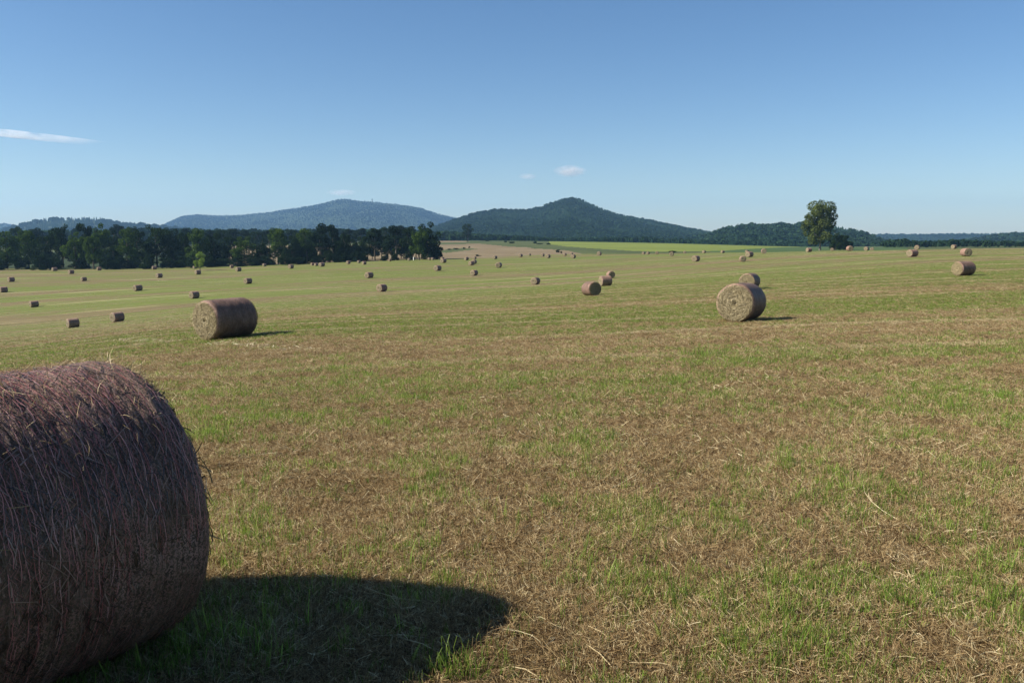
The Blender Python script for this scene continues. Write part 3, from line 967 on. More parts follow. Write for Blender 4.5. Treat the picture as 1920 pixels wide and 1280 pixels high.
# bushes of the middle distance
for (x, yt, w, Y, kd, lb, cat_) in [
    (877, 419, 27, 720, 'oak_dark', "tall dark tree standing before the cone hill above the brown field", "tree"),
    (997, 463.5, 11, 540, 'thicket', "small dark bush at the right end of the brown field", "bush"),
    (1004, 471, 14, 500, 'thicket', "flat scrub right beside the dark bush of the brown field", "bush"),
    (961, 475.5, 11, 390, 'thicket', "flat pale bush at the hay field edge below the brown field", "bush"),
    (895, 477, 9, 350, 'thicket', "bush with a pointed top at the lower edge of the brown field", "bush"),
    (900, 479, 8, 352, 'thicket', "low bush right beside the pointed bush at the brown field edge", "bush"),
    (1046, 467.8, 11, 400, 'thicket', "dark bush on the bare rise in front of the green slope", "bush"),
    (1052.5, 470, 4, 380, 'thicket', "tiny upright bush right of the dark bush on the rise", "bush"),
    (1028, 455, 10, 600, 'thicket', "round bush at the left tip of the yellow field", "bush"),
    (1012, 455.5, 16, 610, 'thicket', "wide bush on the green slope left of the round bush", "bush"),
    (1003, 452, 10, 640, 'thicket', "smaller bush on the green slope above the wide bush", "bush"),
    (960, 452, 14, 650, 'thicket', "bush patch on the green slope above the brown field", "bush"),
    (948, 451, 7, 690, 'thicket', "small bush high on the green slope", "bush"),
    (1260, 469.5, 19, 345, 'thicket', "wide dark bush behind a bale at the yellow field", "bush"),
    (880, 461.5, 5, 500, 'pine', "tiny tree sticking out of the hedge patch", "tree"),
    (870, 463.5, 8, 505, 'thicket', "low hedge clump left of the tiny tree in the brown field", "bush"),
    (855, 465, 14, 500, 'thicket', "broad hedge clump in the middle of the hedge patch", "bush"),
    (842, 466, 10, 490, 'thicket', "hedge clump at the left end of the hedge patch", "bush"),
    (905, 447, 24, 800, 'oak_dark', "dark tree clump at the top of the green slope", "tree"),
    (915, 448, 12, 780, 'thicket', "low dark thicket right of the tree clump", "bush")]:
    tree(x, yt, w, Y, kd, lb, int(x) % 4, "scattered bushes beyond the hay field" if cat_ == "bush" else None, name="bush" if cat_ == "bush" else None, cat=cat_)

# woods at the foot of the hills: one mass each
def wood_mass(name, label, segs, seed, mat_protos, tone=(.1, .9)):
    r = np.random.default_rng(seed)
    P, S, W_ = [], [], []
    for (x0, x1, Ya, Yb, yt, n) in segs:
        for _ in range(n):
            x = r.uniform(x0, x1); Y = r.uniform(Ya, Yb)
            X, Yg, z = at_depth(x, Y)
            top = np.interp(x, *zip(*yt)) if isinstance(yt, list) else yt
            h = max(3.0, (z_at_px(top, X, Yg) - z) * r.uniform(.65, 1.08))
            P.append((X, Yg, z - .3)); S.append(h); W_.append(h * r.uniform(.9, 1.3))
    n = len(P); S = np.array(S); W_ = np.array(W_)
    rot = np.zeros((n, 3)); rot[:, 2] = r.uniform(0, 6.28, n)
    scatter(name, P, rot, np.stack([W_, W_, S], -1), np.where(r.uniform(0, 1, n) < .35, r.integers(0, 3, n), r.integers(3, 6, n)),
            np.clip(r.normal(.45, .28, n), *tone), mat_protos, label)
wood_mass("young_wood", "young mixed wood at the foot of the cone hill, above the green slope",
          [(815, 1040, 820, 1000, [(815, 434), (850, 435), (880, 437), (920, 440), (960, 441), (1000, 443), (1040, 447)], 520),
           (1040, 1500, 900, 1150, [(1040, 446), (1200, 444), (1340, 450), (1500, 452)], 700)], 41, PN)
wood_mass("valley_wood", "dark trees along the valley beyond the right crest of the hay field",
          [(1655, 1960, 560, 760, [(1640, 458), (1665, 449), (1700, 448), (1720, 452), (1760, 450), (1800, 449), (1850, 451), (1920, 452)], 420),
           (1580, 1660, 900, 1100, [(1580, 452), (1660, 450)], 60)], 42, PN, (0, .5))
wood_mass("back_wood", "bluish wood seen over the tree line at left",
          [(-60, 850, 800, 1000, [(-60, 437), (0, 436), (60, 434), (250, 430), (430, 431), (520, 432), (640, 431), (760, 432), (850, 436)], 900)], 43, PN, (0, .6))

# ------------------------------------------------------------------ bales
BR, BL, RR = .625, 1.40, .085     # radius, length, rounding of the rim


def strips(P0, D, Nn, L, w, bend, r, seg=3):
    """thin curved strips: start P0, direction D, normal Nn (n,3), length L, width w."""
    n = len(P0)
    S = np.cross(D, Nn); S /= (np.linalg.norm(S, axis=1)[:, None] + 1e-9)
    V = []
    for k in range(seg + 1):
        t = k / seg
        c = P0 + D * (L * t)[:, None] + Nn * (bend * (t * (1 - t) * 4 - .0) * L * .25)[:, None] + S * (bend * L * .15 * t * t)[:, None]
        ww = (w * (1 - .55 * t))[:, None] * .5
        V += [c - S * ww, c + S * ww]
    V = np.stack(V, 1).reshape(-1, 3)
    base = (np.arange(n) * 2 * (seg + 1))[:, None]
    Fq = np.concatenate([base + np.array([[2 * k, 2 * k + 1, 2 * k + 3, 2 * k + 2]]) for k in range(seg)], 0)
    order = np.argsort(np.concatenate([np.arange(n)] * seg), kind='stable')
    return V, Fq[order], np.repeat(r.uniform(0, 1, n), seg)


def bale_side(nth, nax, r, amp, seed):
    """net wrapped drum (without ends); axis along X; centre at the origin"""
    prof = []
    for k in range(5):
        a = k / 4 * math.pi / 2
        prof.append((-BL / 2 + RR * (1 - math.sin(a)), BR - RR + RR * math.sin(a))) if False else prof.append((-BL / 2 + RR * (1 - math.cos(math.pi / 2 - a)) if False else -BL / 2 + RR - RR * math.cos(a), BR - RR + RR * math.sin(a)))
    mid = [(x, BR) for x in np.linspace(-BL / 2 + RR, BL / 2 - RR, nax)[1:-1]]
    prof = prof + mid + [(-x, q) for (x, q) in reversed(prof)]
    prof = np.array(prof)
    th = np.linspace(0, 2 * math.pi, nth, endpoint=False)
    TH, PX = np.meshgrid(th, prof[:, 0])
    Rr = np.repeat(prof[:, 1][:, None], nth, 1)
    tw = (TH / (2 * math.pi) * 24)
    per = lambda sx, st, s, o=3: fbm(PX * sx + 5, np.abs(((TH / math.pi) - 1)) * st, o, s)
    disp = amp * (2.0 * (per(3, 3, seed) - .5) + 1.1 * (per(22, 5, seed + 1) - .5) + .6 * (per(60, 16, seed + 2) - .5))
    sag = 1 - .020 * np.clip(-np.cos(TH), 0, 1) ** 4        # rests flattened on the ground
    Rr = (Rr + disp) * sag
    V = np.stack([PX, Rr * np.sin(TH), Rr * np.cos(TH)], -1)
    m = len(prof)
    ii = np.arange(m * nth).reshape(m, nth)
    nx = np.roll(ii, -1, 1)
    q = np.stack([ii[:-1], ii[1:], nx[1:], nx[:-1]], -1).reshape(-1, 4)
    return V.reshape(-1, 3), q, V[0], V[-1]


def bale_end(rim, side, nr, seed, amp):
    """spirally wound hay, from the rim ring to the centre; side = -1 / +1"""
    nth = len(rim)
    th = np.linspace(0, 2 * math.pi, nth, endpoint=False)
    V = []
    for k in range(nr + 1):
        t = 1 - k / nr
        ring = rim.copy()
        ring[:, 1:] *= t if k < nr else .02
        rad = t * BR
        fold = np.abs(th / math.pi - 1)
        sp = np.sin((rad * 42 + th * 1.0 + 3 * fbm(np.full(nth, rad * 6.0), fold * 3, 2, seed)))
        d = amp * (.5 * sp + 2.6 * (fbm(rad * 9 + np.zeros(nth), fold * 4.5, 3, seed + 3) - .5) + 1.2 * (fbm(rad * 30 + np.zeros(nth), fold * 14, 2, seed + 4) - .5))
        d = d * min(1, (1 - t) * 6)
        d += .02 * (1 - t) ** .5
        d -= .15 * math.exp(-(rad / .06) ** 2)        # the hollow core
        ring[:, 0] += side * d
        V.append(ring)
    V = np.concatenate(V)
    ii = np.arange((nr + 1) * nth).reshape(nr + 1, nth)
    nx = np.roll(ii, -1, 1)
    q = np.stack([ii[:-1], nx[:-1], nx[1:], ii[1:]], -1).reshape(-1, 4)
    if side > 0: q = q[:, ::-1]
    return V, q


def side_straw(n, r, L=(.06, .3), w=(.003, .006), stick=.012, skew=.25, fly=.05):
    th = r.uniform(0, 2 * math.pi, n); x = r.uniform(-BL / 2 + .02, BL / 2 - .02, n)
    off = np.where(r.uniform(0, 1, n) < fly, r.uniform(.008, .022, n), r.uniform(.001, stick, n))
    edge_ = np.clip((np.abs(x) - (BL / 2 - RR)) / RR, 0, 1)
    rad = BR - RR + RR * np.sqrt(1 - edge_ ** 2) + off
    Nn = np.stack([np.zeros(n), np.sin(th), np.cos(th)], -1)
    T = np.stack([np.zeros(n), np.cos(th), -np.sin(th)], -1)
    sk = r.normal(0, skew, n)
    sk = sk * np.clip((BL / 2 - np.abs(x)) / .15, 0, 1)
    wild = (r.uniform(0, 1, n) < .04) & (np.abs(x) < BL / 2 - .18)
    sk = np.where(wild, r.uniform(-1.5, 1.5, n), sk)
    sg = np.where(r.uniform(0, 1, n) < .5, 1, -1)
    bigl = (np.arange(n) % 160 == 7) & (np.abs(x) < BL / 2 - .12)
    D = T * (np.cos(sk) * sg)[:, None] + np.array([1, 0, 0]) * np.sin(sk)[:, None]
    Ln = r.uniform(*L, n) * np.where(wild, .6, 1) * np.where(np.abs(x) > BL / 2 - .1, .55, 1)
    Ln = np.where(bigl, r.uniform(.18, .34, n), Ln); w = (w[0], w[1])
    # keep the strip on the drum: tilt inwards by half the arc
    D = D - Nn * (np.abs(np.cos(sk)) * Ln / (2 * BR))[:, None] * .9 + Nn * np.where(off > stick, r.uniform(0, .25, n), 0)[:, None]
    D /= np.linalg.norm(D, axis=1)[:, None]
    P0 = np.stack([x, rad * np.sin(th), rad * np.cos(th)], -1)
    return strips(P0, D, Nn, Ln, r.uniform(*w, n), Ln / (2 * BR) * 1.9, r)


def end_straw(n, r, side, L=(.05, .2), w=(.005, .010)):
    q = np.sqrt(r.uniform(.022, 1, n)) * (BR - .03); th = r.uniform(0, 2 * math.pi, n)
    Nn = np.stack([np.full(n, float(side)), np.zeros(n), np.zeros(n)], -1) + .25 * r.normal(size=(n, 3))
    T = np.stack([np.zeros(n), np.cos(th), -np.sin(th)], -1)
    Rd = np.stack([np.zeros(n), np.sin(th), np.cos(th)], -1)
    sk = r.normal(0, .9, n)
    D = T * np.cos(sk)[:, None] + Rd * (np.sin(sk) * np.where(q > BR * .8, -np.sign(np.sin(sk)), 1))[:, None] - Rd * (.12 * q / BR)[:, None] + Nn * r.uniform(-.05, .05, n)[:, None]
    D /= np.linalg.norm(D, axis=1)[:, None]
    P0 = np.stack([side * (BL / 2 + .02 + r.uniform(-.012, .016, n)), q * np.sin(th), q * np.cos(th)], -1)
    return strips(P0, D, Nn, r.uniform(*L, n), r.uniform(*w, n), np.full(n, .3), r)


def net_threads(r, rings=64, seg=150):
    """thin net threads: rings round the drum joined by zigzag cross threads"""
    th = np.linspace(0, 2 * math.pi, seg + 1)
    Vs, Fs, tn, o = [], [], [], 0
    xs = np.linspace(-BL / 2 + .03, BL / 2 - .03, rings)
    def add(P, Nn, w, t):
        nonlocal o
        T = np.gradient(P, axis=0); S = np.cross(T, Nn); S /= np.linalg.norm(S, axis=1)[:, None]
        V = np.stack([P - S * w / 2, P + S * w / 2], 1).reshape(-1, 3)
        k = np.arange(len(P) - 1)[:, None] * 2 + o
        Vs.append(V); Fs.append(k + np.array([[0, 1, 3, 2]])); tn.append(np.full(len(P) - 1, t)); o += len(V)
    for i, x in enumerate(xs):
        x = x + r.normal(0, .006)
        if r.uniform() < .25: continue
        xx = x + .006 * np.sin(th * 5 + i * 1.7) + .004 * np.sin(th * 17 + i) + .003 * r.normal(0, .5, seg + 1)
        e = np.clip((np.abs(xx) - (BL / 2 - RR)) / RR, 0, 1)
        rad = BR - RR + RR * np.sqrt(1 - e ** 2) + .006 + .003 * np.sin(th * 23 + i * 2)
        Nn = np.stack([0 * th, np.sin(th), np.cos(th)], -1)
        add(np.stack([xx, rad * np.sin(th), rad * np.cos(th)], -1), Nn, .0022, r.uniform(0, 1))
        if i < rings - 1:
            nz = seg
            tz_ = np.linspace(0, 2 * math.pi, nz + 1)
            xz = x + (xs[1] - xs[0]) * (np.arange(nz + 1) % 2) + .003 * r.normal(size=nz + 1)
            e = np.clip((np.abs(xz) - (BL / 2 - RR)) / RR, 0, 1)
            rad = BR - RR + RR * np.sqrt(1 - e ** 2) + .007
            add(np.stack([xz, rad * np.sin(tz_), rad * np.cos(tz_)], -1), np.stack([0 * tz_, np.sin(tz_), np.cos(tz_)], -1), .0011, r.uniform(0, .6))
    return np.concatenate(Vs), np.concatenate(Fs), np.concatenate(tn)


def variants(n, nth, nax, amp, eamp, nr, nside, nend, seed, threads=False, Lw=None):
    res = []
    for k in range(n):
        r = np.random.default_rng(seed + k)
        v, q, r0, r1 = bale_side(nth, nax, r, amp, seed + k * 9)
        d = {"net_wrap": make_mesh("net_wrap", v, q, [M_NET], True)}
        e0 = bale_end(r0, -1, nr, seed + k * 5, eamp); e1 = bale_end(r1, 1, nr, seed + k * 5 + 2, eamp)
        d["e0"] = make_mesh("hay_end", e0[0], e0[1], [M_END], True)
        d["e1"] = make_mesh("hay_end", e1[0], e1[1], [M_END], True)
        if nside:
            sv, sf, st = side_straw(nside, r) if Lw is None else side_straw(nside, r, *Lw)
            d["straw"] = make_mesh("loose_straw", sv, sf, [M_STRAW], attrs={"blade": st})
        if nend:
            for s, kk in ((-1, "es0"), (1, "es1")):
                sv, sf, st = end_straw(nend, r, s)
                d[kk] = make_mesh("end_straw", sv, sf, [M_HAYEND], attrs={"blade": st})
        if threads:
            tv, tf, tt = net_threads(r)
            d["threads"] = make_mesh("net_threads", tv, tf, [M_THREAD], attrs={"blade": tt})
        res.append(d)
    return res


HERO = variants(1, 300, 120, .022, .02, 40, 12000, 900, 500, True, ((.02, .11), (.0018, .0052), .010, .55, .03))
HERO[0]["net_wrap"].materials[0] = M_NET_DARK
MID = variants(3, 120, 30, .012, .022, 34, 2600, 2600, 600)
SMALL = variants(4, 48, 8, .012, .03, 12, 0, 0, 700)
for d_ in SMALL:
    d_["e0"].materials[0] = M_END_DULL; d_["e1"].materials[0] = M_END_DULL
# tiny bales: one mesh with both materials
TINY = []
for k in range(4):
    r = np.random.default_rng(900 + k)
    v, q, r0, r1 = bale_side(28, 5, r, .014, 900 + k)
    e0 = bale_end(r0, -1, 4, 910 + k, .03); e1 = bale_end(r1, 1, 4, 920 + k, .03)
    Vv = np.concatenate([v, e0[0], e1[0]])
    Q = [q, e0[1] + len(v), e1[1] + len(v) + len(e0[0])]
    TINY.append(make_mesh("round_hay_bale", Vv, np.concatenate(Q), [M_NET, M_END_DULL], True,
                          mat_index=np.concatenate([np.zeros(len(q)), np.ones(len(e0[1]) + len(e1[1]))])))

BG = "round hay bales lying on the mown field"


def place_bale(X, Y, z, phi, label, level, scale=1.0, var=0, seed=0):
    r = random.Random(seed)
    roll = r.uniform(-.5, .5)
    rz = math.pi / 2 - math.radians(phi)           # bale axis X towards azimuth phi
    # tilt with the ground along the axis
    dx, dy = math.cos(rz), math.sin(rz)
    zl = float(ground_z(X - dx * .5, Y - dy * .5)); zr = float(ground_z(X + dx * .5, Y + dy * .5))
    ty = -math.atan2(zr - zl, 1.0)
    zc = (zl + zr) / 2 + BR * scale * .972
    if level == 'tiny':
        o = obj("round_hay_bale", TINY[var % 4])
        o.location = (X, Y, zc); o.rotation_euler = (0, ty, rz); o.scale = (scale * r.uniform(.9, 1.1), scale, scale * r.uniform(.94, 1.0))
        return tag(o, label, "hay bale", BG)
    D = {'hero': HERO, 'mid': MID, 'small': SMALL}[level]
    D = D[var % len(D)]
    root = link(bpy.data.objects.new("round_hay_bale", None))
    root.location = (X, Y, zc); root.rotation_euler = (0, ty, rz); root.scale = (scale * r.uniform(.92, 1.08), scale, scale * r.uniform(.955, 1.0)) if level != 'hero' else (1, 1, 1)
    tag(root, label, "hay bale", BG)
    w = obj("net_wrap", D["net_wrap"], root)
    ends = [obj("hay_end", D["e0"], root), obj("hay_end", D["e1"], root)]
    if "straw" in D: tag(obj("loose_straw", D["straw"], w), kind="stuff")
    if "stray" in D: tag(obj("stray_stalks", D["stray"], w), kind="stuff")
    if "threads" in D: tag(obj("net_threads", D["threads"], w), kind="stuff")
    if "es0" in D:
        tag(obj("end_straw", D["es0"], ends[0]), kind="stuff")
        tag(obj("end_straw", D["es1"], ends[1]), kind="stuff")
    return root


# stray stalks standing off the top and the far rim of the near bale
def stray(n, r):
    th = r.normal(-.1, .55, n); rim = r.uniform(0, 1, n) < .45
    th = np.where(rim, r.uniform(-.6, 2.2, n), th)
    x = np.where(rim, BL / 2 - r.uniform(.01, .09, n), r.uniform(-BL / 2 + .1, BL / 2 - .1, n))
    e = np.clip((np.abs(x) - (BL / 2 - RR)) / RR, 0, 1)
    rad = BR - RR + RR * np.sqrt(1 - e ** 2) - .004
    Nn = np.stack([.9 * e, np.sin(th), np.cos(th)], -1)
    T = np.stack([0 * th, np.cos(th), -np.sin(th)], -1)
    D = T * r.normal(0, 1.1, n)[:, None] + Nn * r.uniform(.25, .95, n)[:, None] + np.array([1, 0, 0]) * r.normal(0, .7, n)[:, None]
    D /= np.linalg.norm(D, axis=1)[:, None]
    P0 = np.stack([x, rad * np.sin(th), rad * np.cos(th)], -1)
    S = np.cross(D, r.normal(size=(n, 3))); S /= np.linalg.norm(S, axis=1)[:, None]
    return strips(P0, D, S, r.uniform(.015, .075, n) * np.where(r.uniform(0, 1, n) < .06, 1.8, 1), r.uniform(.0018, .0036, n), r.normal(0, .5, n), r)
sv, sf, st = stray(1700, np.random.default_rng(77))
HERO[0]["stray"] = make_mesh("stray_stalks", sv, sf, [M_ROW], attrs={"blade": st})

# the near bale: end disc centre at (-1.747, 3.75), axis azimuth 32.4 deg
PH = math.radians(32.4)
nb = (-1.747 - math.sin(PH) * BL / 2, 3.75 - math.cos(PH) * BL / 2)
place_bale(nb[0], nb[1], 0, 32.4, "huge pink netted hay bale in shade, filling the lower left corner", 'hero')

BALES = [  # x, y of the foot, height px, azimuth of the axis, label
    (424, 638, 76, 34.5, "large hay bale left of centre with its pale end facing left"),
    (1389, 605, 72, 31, "large hay bale on the right showing its spiral straw end"),
    (1405, 544, 31, 31, "hay bale half hidden directly behind the large spiral ended bale"),
    (1108.5, 556, 27, -23, "front bale of the group of three, dark end turned right"),
    (1135, 537, 19.5, 72, "middle bale of the group of three, red brown side showing"),
    (1145, 521.5, 13.5, -8, "hindmost small bale of the group of three right of centre"),
    (1806, 518, 27, 70, "pinkish hay bale with lit end near the right edge"),
    (1811, 481.5, 15.5, 2, "bale straight above the pinkish bale near the right edge"),
    (1710.5, 481.5, 14, 65, "bale with pale end below the right crest, left of two bales near the edge"),
    (1593, 471, 10.5, 2, "pink rimmed bale in front of the dark bushes by the lone tree"),
    (1516.5, 472.5, 8, 70, "small bale just left of the lone tree"),
    (1560, 468.2, 6, 20, "small pale bale between the lone tree's trunk and the dark bushes"),
    (1624.5, 467, 7.5, 40, "left one of two bales touching on the crest right of the dark bushes"),
    (1635, 467.2, 6.5, 20, "right one of two bales touching on the crest right of the dark bushes"),
    (1719.5, 464.6, 8.5, 35, "bale half sunk behind the crest, above the pale ended bale"),
    (1788.5, 464, 8, 60, "bale on the crest line near the right edge, against the far wood"),
    (1432, 475.5, 9.5, 12, "single round bale on the green strip between the large bale and lone tree"),
    (1405, 482, 10.5, 50, "upper bale of the close pair above the large spiral ended bale"),
    (1392.5, 491, 11.5, 8, "lower bale of the close pair above the large spiral ended bale"),
    (1400.5, 474, 5, 40, "tiny bale peeping over the close pair at the green strip"),
    (1304.5, 490.5, 11.5, 40, "bale with a short dark shadow below the yellow field"),
    (1259.5, 480, 8, 15, "bright bale in front of the wide dark bush"),
    (1320, 474.8, 5.5, 45, "tiny bale at the lower edge of the yellow field's right part"),
    (1284, 475.2, 4.5, 20, "tiny round bale just right of the wide dark bush"),
    (1232, 476.8, 6, 15, "rightmost of three tiny bales left of the wide dark bush"),
    (1215, 476.8, 4.8, 35, "middle one of three tiny bales left of the wide dark bush"),
    (1206.5, 476.8, 4, 35, "leftmost of three tiny bales left of the wide dark bush"),
    (1355, 474.6, 4, 60, "flat looking tiny bale where yellow field meets green strip"),
    (1123.5, 479, 7.5, 25, "pinkish bale alone under the left part of the yellow field"),
    (1075, 484.5, 7.5, 30, "larger lower bale right of the bare rise"),
    (1071.5, 478.5, 5, 30, "tiny bale just above the larger bale right of the bare rise"),
    (1059, 479.8, 5.5, 30, "small dark bale in front of the bare rise, under the tiny bush"),
    (1027.5, 484, 7.5, 30, "right bale of the pair below the bare rise's left part"),
    (1017.5, 480.8, 5.5, 30, "left bale of the pair below the bare rise's left part"),
    (992.5, 479.6, 3.5, 30, "tiny pale bale just below the dark bush of the brown field"),
    (976, 481.8, 6, 30, "dark bale right of the flat pale bush"),
    (928, 485.8, 6.5, 30, "bale alone at the brown field edge between two bushes"),
    (874.5, 488, 6.5, 45, "low bale left of the pointed bush at the brown field edge"),
    (890, 486, 5.2, 30, "tiny bale touching the pointed bush from the left"),
    (888.8, 495, 8.5, 20, "upper bale of the overlapping pair under the pointed bush"),
    (884, 497.3, 8, 40, "lower bale of the overlapping pair under the pointed bush"),
    (935, 502, 10.5, 15, "bale end on with pale straw mark, right of the overlapping pair"),
    (889, 516.8, 11, 33, "bale with shadow straight below the overlapping pair"),
    (831.5, 493, 8.2, 33, "lower bale of two at the big end tree's foot"),
    (829.5, 487.2, 5.5, 33, "upper bale of two at the big end tree's foot"),
    (820.5, 507.8, 11, 33, "bale with shadow well below the big end tree"),
    (811, 487.6, 4.2, 25, "right one of two tiny bales in the shade of the end tree"),
    (805, 487.6, 4.2, 30, "left one of two tiny bales in the shade of the end tree"),
    (767, 488.8, 4.8, 25, "tiny bale at the field edge under the last pines"),
    (731, 490, 5, 30, "tiny bale at the field edge in the gap between pines"),
    (683, 496, 6.3, 45, "side on bale close to the field edge left of the pines"),
    (673, 493.2, 4.5, 30, "tiny bale just behind the side on bale by the field edge"),
    (653, 495, 6.2, 33, "small bale at the field edge left of the side on bale"),
    (692, 521.5, 11.5, 33, "upper bale of the two in the middle left of the field"),
    (716, 547, 14.8, 33, "lower larger bale of the two in the middle left of the field"),
    (603.5, 499.8, 7.8, 33, "rightmost of three bales in a line at the wood edge"),
    (593, 498.6, 5.6, 40, "middle of three bales in a line at the wood edge"),
    (586, 497.6, 4.6, 40, "leftmost of three bales in a line at the wood edge"),
    (545.5, 503.6, 8, 33, "bale with round end alone before the middle of the wood"),
    (496, 499.2, 5.2, 33, "dim tiny bale in the shade line of the wood"),
    (465, 532, 11, 33, "mid sized bale above and right of the large left bale"),
    (447, 508.8, 8, 33, "bale right of the young tree, nearer of two"),
    (434.5, 502.5, 5.5, 50, "bale right of the young tree, farther of two, at wood shade"),
    (371, 514.5, 8.5, 40, "bale directly in front of the young tree"),
    (365.5, 503.8, 5.5, 33, "pale bale half behind the young tree's left side"),
    (364.5, 559.5, 13.5, 33, "bale straight above the large left bale's pale end"),
    (298.5, 521, 9, 33, "bale beside the pale straw rows, above right of another bale"),
    (289.5, 505, 6.3, 50, "pale pink bale at the wood edge above the straw rows"),
    (258.5, 545.3, 11.5, 33, "bale below the pale straw rows with a short shadow"),
    (220, 604.5, 19, 33, "right one of two squat bales above the nearest bale"),
    (137, 615, 16.5, 45, "left one of two squat bales above the nearest bale, seen side on"),
    (64, 575.5, 12, 42, "side on bale in the brownish patch near the left edge"),
    (7, 548, 10.5, 42, "bale cut off at the left picture edge"),
    (21, 528.3, 9, 33, "bale near the left edge, above the cut off bale"),
    (157, 527, 8, 33, "bale lowest of four small ones in front of the left wood"),
    (133.5, 513.6, 7.8, 33, "bale second lowest of four small ones in front of the left wood"),
    (102.5, 508.2, 7, 33, "leftmost bale of four small ones, at the left wood's shade"),
    (186, 507, 6.5, 50, "rightmost bale of four small ones, at the left wood's shade"),
    (1004, 533.5, 13.8, 28, "bale alone near the middle, left of the group of three"),
]
DBG = []
FIXED = {1624.5: 262, 1635: 285, 1719.5: 212, 1788.5: 216, 1560: 315}     # bales on or just behind the crest
for i, (x, yb, hpx, phi, lb) in enumerate(BALES):
    if x in FIXED:
        X, Y, z = at_depth(x, FIXED[x])
    else:
        X, Y, z = ray_ground(x, yb - .05 * hpx * (hpx > 15), 12.0)
    dep = Y * cP - (z - HC) * sP
    implied = hpx / F * dep / (2 * BR)
    DBG.append((x, yb, round(Y), round(implied, 2)))
    level = 'mid' if hpx > 20 else 'small' if hpx > 9.4 else 'tiny'
    sc = float(np.clip(implied, .9, 1.14)) if hpx > 9 else float(np.clip(implied, .74, 1.15))
    place_bale(X, Y, z, phi, lb, level, sc, i, i)
print("BALES", [d for d in DBG if not .86 < d[3] < 1.16])

# small pale things in the field
X, Y, z = ray_ground(775.5, 488)
v, f = tube([(0, 0, -.1), (0, 0, 1.1), (0, 0, 1.15)], [.16, .16, .03], 8)
o = obj("white_post", make_mesh("white_post", v, f, [simple_ground("white_paint", (.75, .75, .72), (.8, .8, .78), (2, 2, 2))])); o.location = (X, Y, z)
tag(o, "tiny white post at the field edge under the pines", "post")

# ------------------------------------------------------------------ near field cover
def tuft(name, n, hgt, wid, lean, spread, mat, seed, flat=.0, seg=3):
    r = np.random.default_rng(seed)
    a = r.uniform(0, 6.28, n); q = spread * np.sqrt(r.uniform(0, 1, n))
    P0 = np.stack([q * np.cos(a), q * np.sin(a), np.full(n, -.004)], -1)
    b = a + r.normal(0, 1.0, n)
    ln = np.abs(r.normal(0, lean, n))
    isf = r.uniform(0, 1, n) < flat
    ln = np.where(isf, r.uniform(1.1, 1.5, n), ln)
    P0[:, 2] += np.where(isf, r.uniform(.004, .02, n), 0)
    D = np.stack([np.sin(ln) * np.cos(b), np.sin(ln) * np.sin(b), np.cos(ln)], -1)
    s = r.uniform(0, 6.28, n)
    Nn = np.stack([np.cos(s), np.sin(s), np.zeros(n)], -1)
    Nn = Nn - D * np.sum(Nn * D, 1)[:, None]; Nn /= np.linalg.norm(Nn, axis=1)[:, None] + 1e-9
    L = r.uniform(*hgt, n)
    V, Fq, t = strips(P0, D, Nn, L, r.uniform(*wid, n), r.normal(0, .35, n) if n > 1 else np.array([.55]), r, seg)
    return proto(name, make_mesh(name, V, Fq, [mat], attrs={"blade": t}))


P_DRY = [tuft(f"stubble_tuft_{k}", 34, (.012, .045), (.0022, .0045), .55, .045, M_DRY, 50 + k, .55, 2) for k in range(5)]
P_DRYL = [tuft(f"thatch_tuft_{k}", 26, (.02, .07), (.0018, .0035), .5, .05, M_DRY, 70 + k, .7, 2) for k in range(3)]
P_GRN = [tuft(f"grass_tuft_{k}", 11, (.03, .085), (.0025, .0048), .28, .035, M_GREEN, 60 + k, 0, 3) for k in range(5)]
P_LUSH = [tuft(f"lush_tuft_{k}", 46, (.05, .14), (.003, .0055), .42, .06, M_GREEN, 80 + k, .05, 3) for k in range(3)]
P_STK = [tuft(f"stalk_{k}", 1, (.5, .5), (.0042, .0055), .02, 0, M_STALK, 90 + k, 0, 4) for k in range(3)]


def wedge(n, r0, r1, dens_pow, r, half=40):
    """points with density falling as r^-dens_pow"""
    u = r.uniform(0, 1, n); p = 2 - dens_pow
    rad = (r0 ** p + u * (r1 ** p - r0 ** p)) ** (1 / p) if abs(p) > 1e-6 else r0 * (r1 / r0) ** u
    # full surroundings close by, narrowing to the view plus a margin farther off; same density per area
    m = int(n * 105 / half) - n
    rad = np.concatenate([rad, (r0 ** p + r.uniform(0, 1, m) * (r1 ** p - r0 ** p)) ** (1 / p)])
    a = r.uniform(-105, 105, len(rad))
    k = np.abs(a) < 48 + 57 * np.clip((22 - rad) / 12, 0, 1)
    rad, a = rad[k], np.radians(a[k])
    return rad * np.sin(a), rad * np.cos(a), rad


def cover_scatter(name, label, n, r0, r1, pw, protos, seed, gfun, smin, smax, grow, zoff=0.0, tilt=.15):
    r = np.random.default_rng(seed)
    X, Y, R = wedge(n, r0, r1, pw, r)
    g = greenness(X, Y)
    fine = fbm(X * 1.7, Y * 1.7, 4, 203)
    k = r.uniform(0, 1, len(X)) < gfun(g, fine) * np.clip((r1 - R) / (r1 * .65), 0, 1)
    X, Y, R, g, fine = X[k], Y[k], R[k], g[k], fine[k]
    n = len(X)
    Z = ground_z(X, Y) + zoff
    s = r.uniform(smin, smax, n) * (1 + grow * np.clip((R - 5) / 10, 0, 7))
    rot = np.stack([r.normal(0, tilt, n), r.normal(0, tilt, n), r.uniform(0, 6.28, n)], -1)
    hz = r.uniform(smin, smax, n) * (.75 + .5 * fine) / (1 + .02 * np.clip(R - 20, 0, 60))
    tone = np.clip(r.normal(.5, .22, n) + (fine - .5) * .8, 0, 1)
    scatter(name, np.stack([X, Y, Z], -1), rot, np.stack([s, s, hz], -1), r.integers(0, len(protos), n), tone, protos, label)


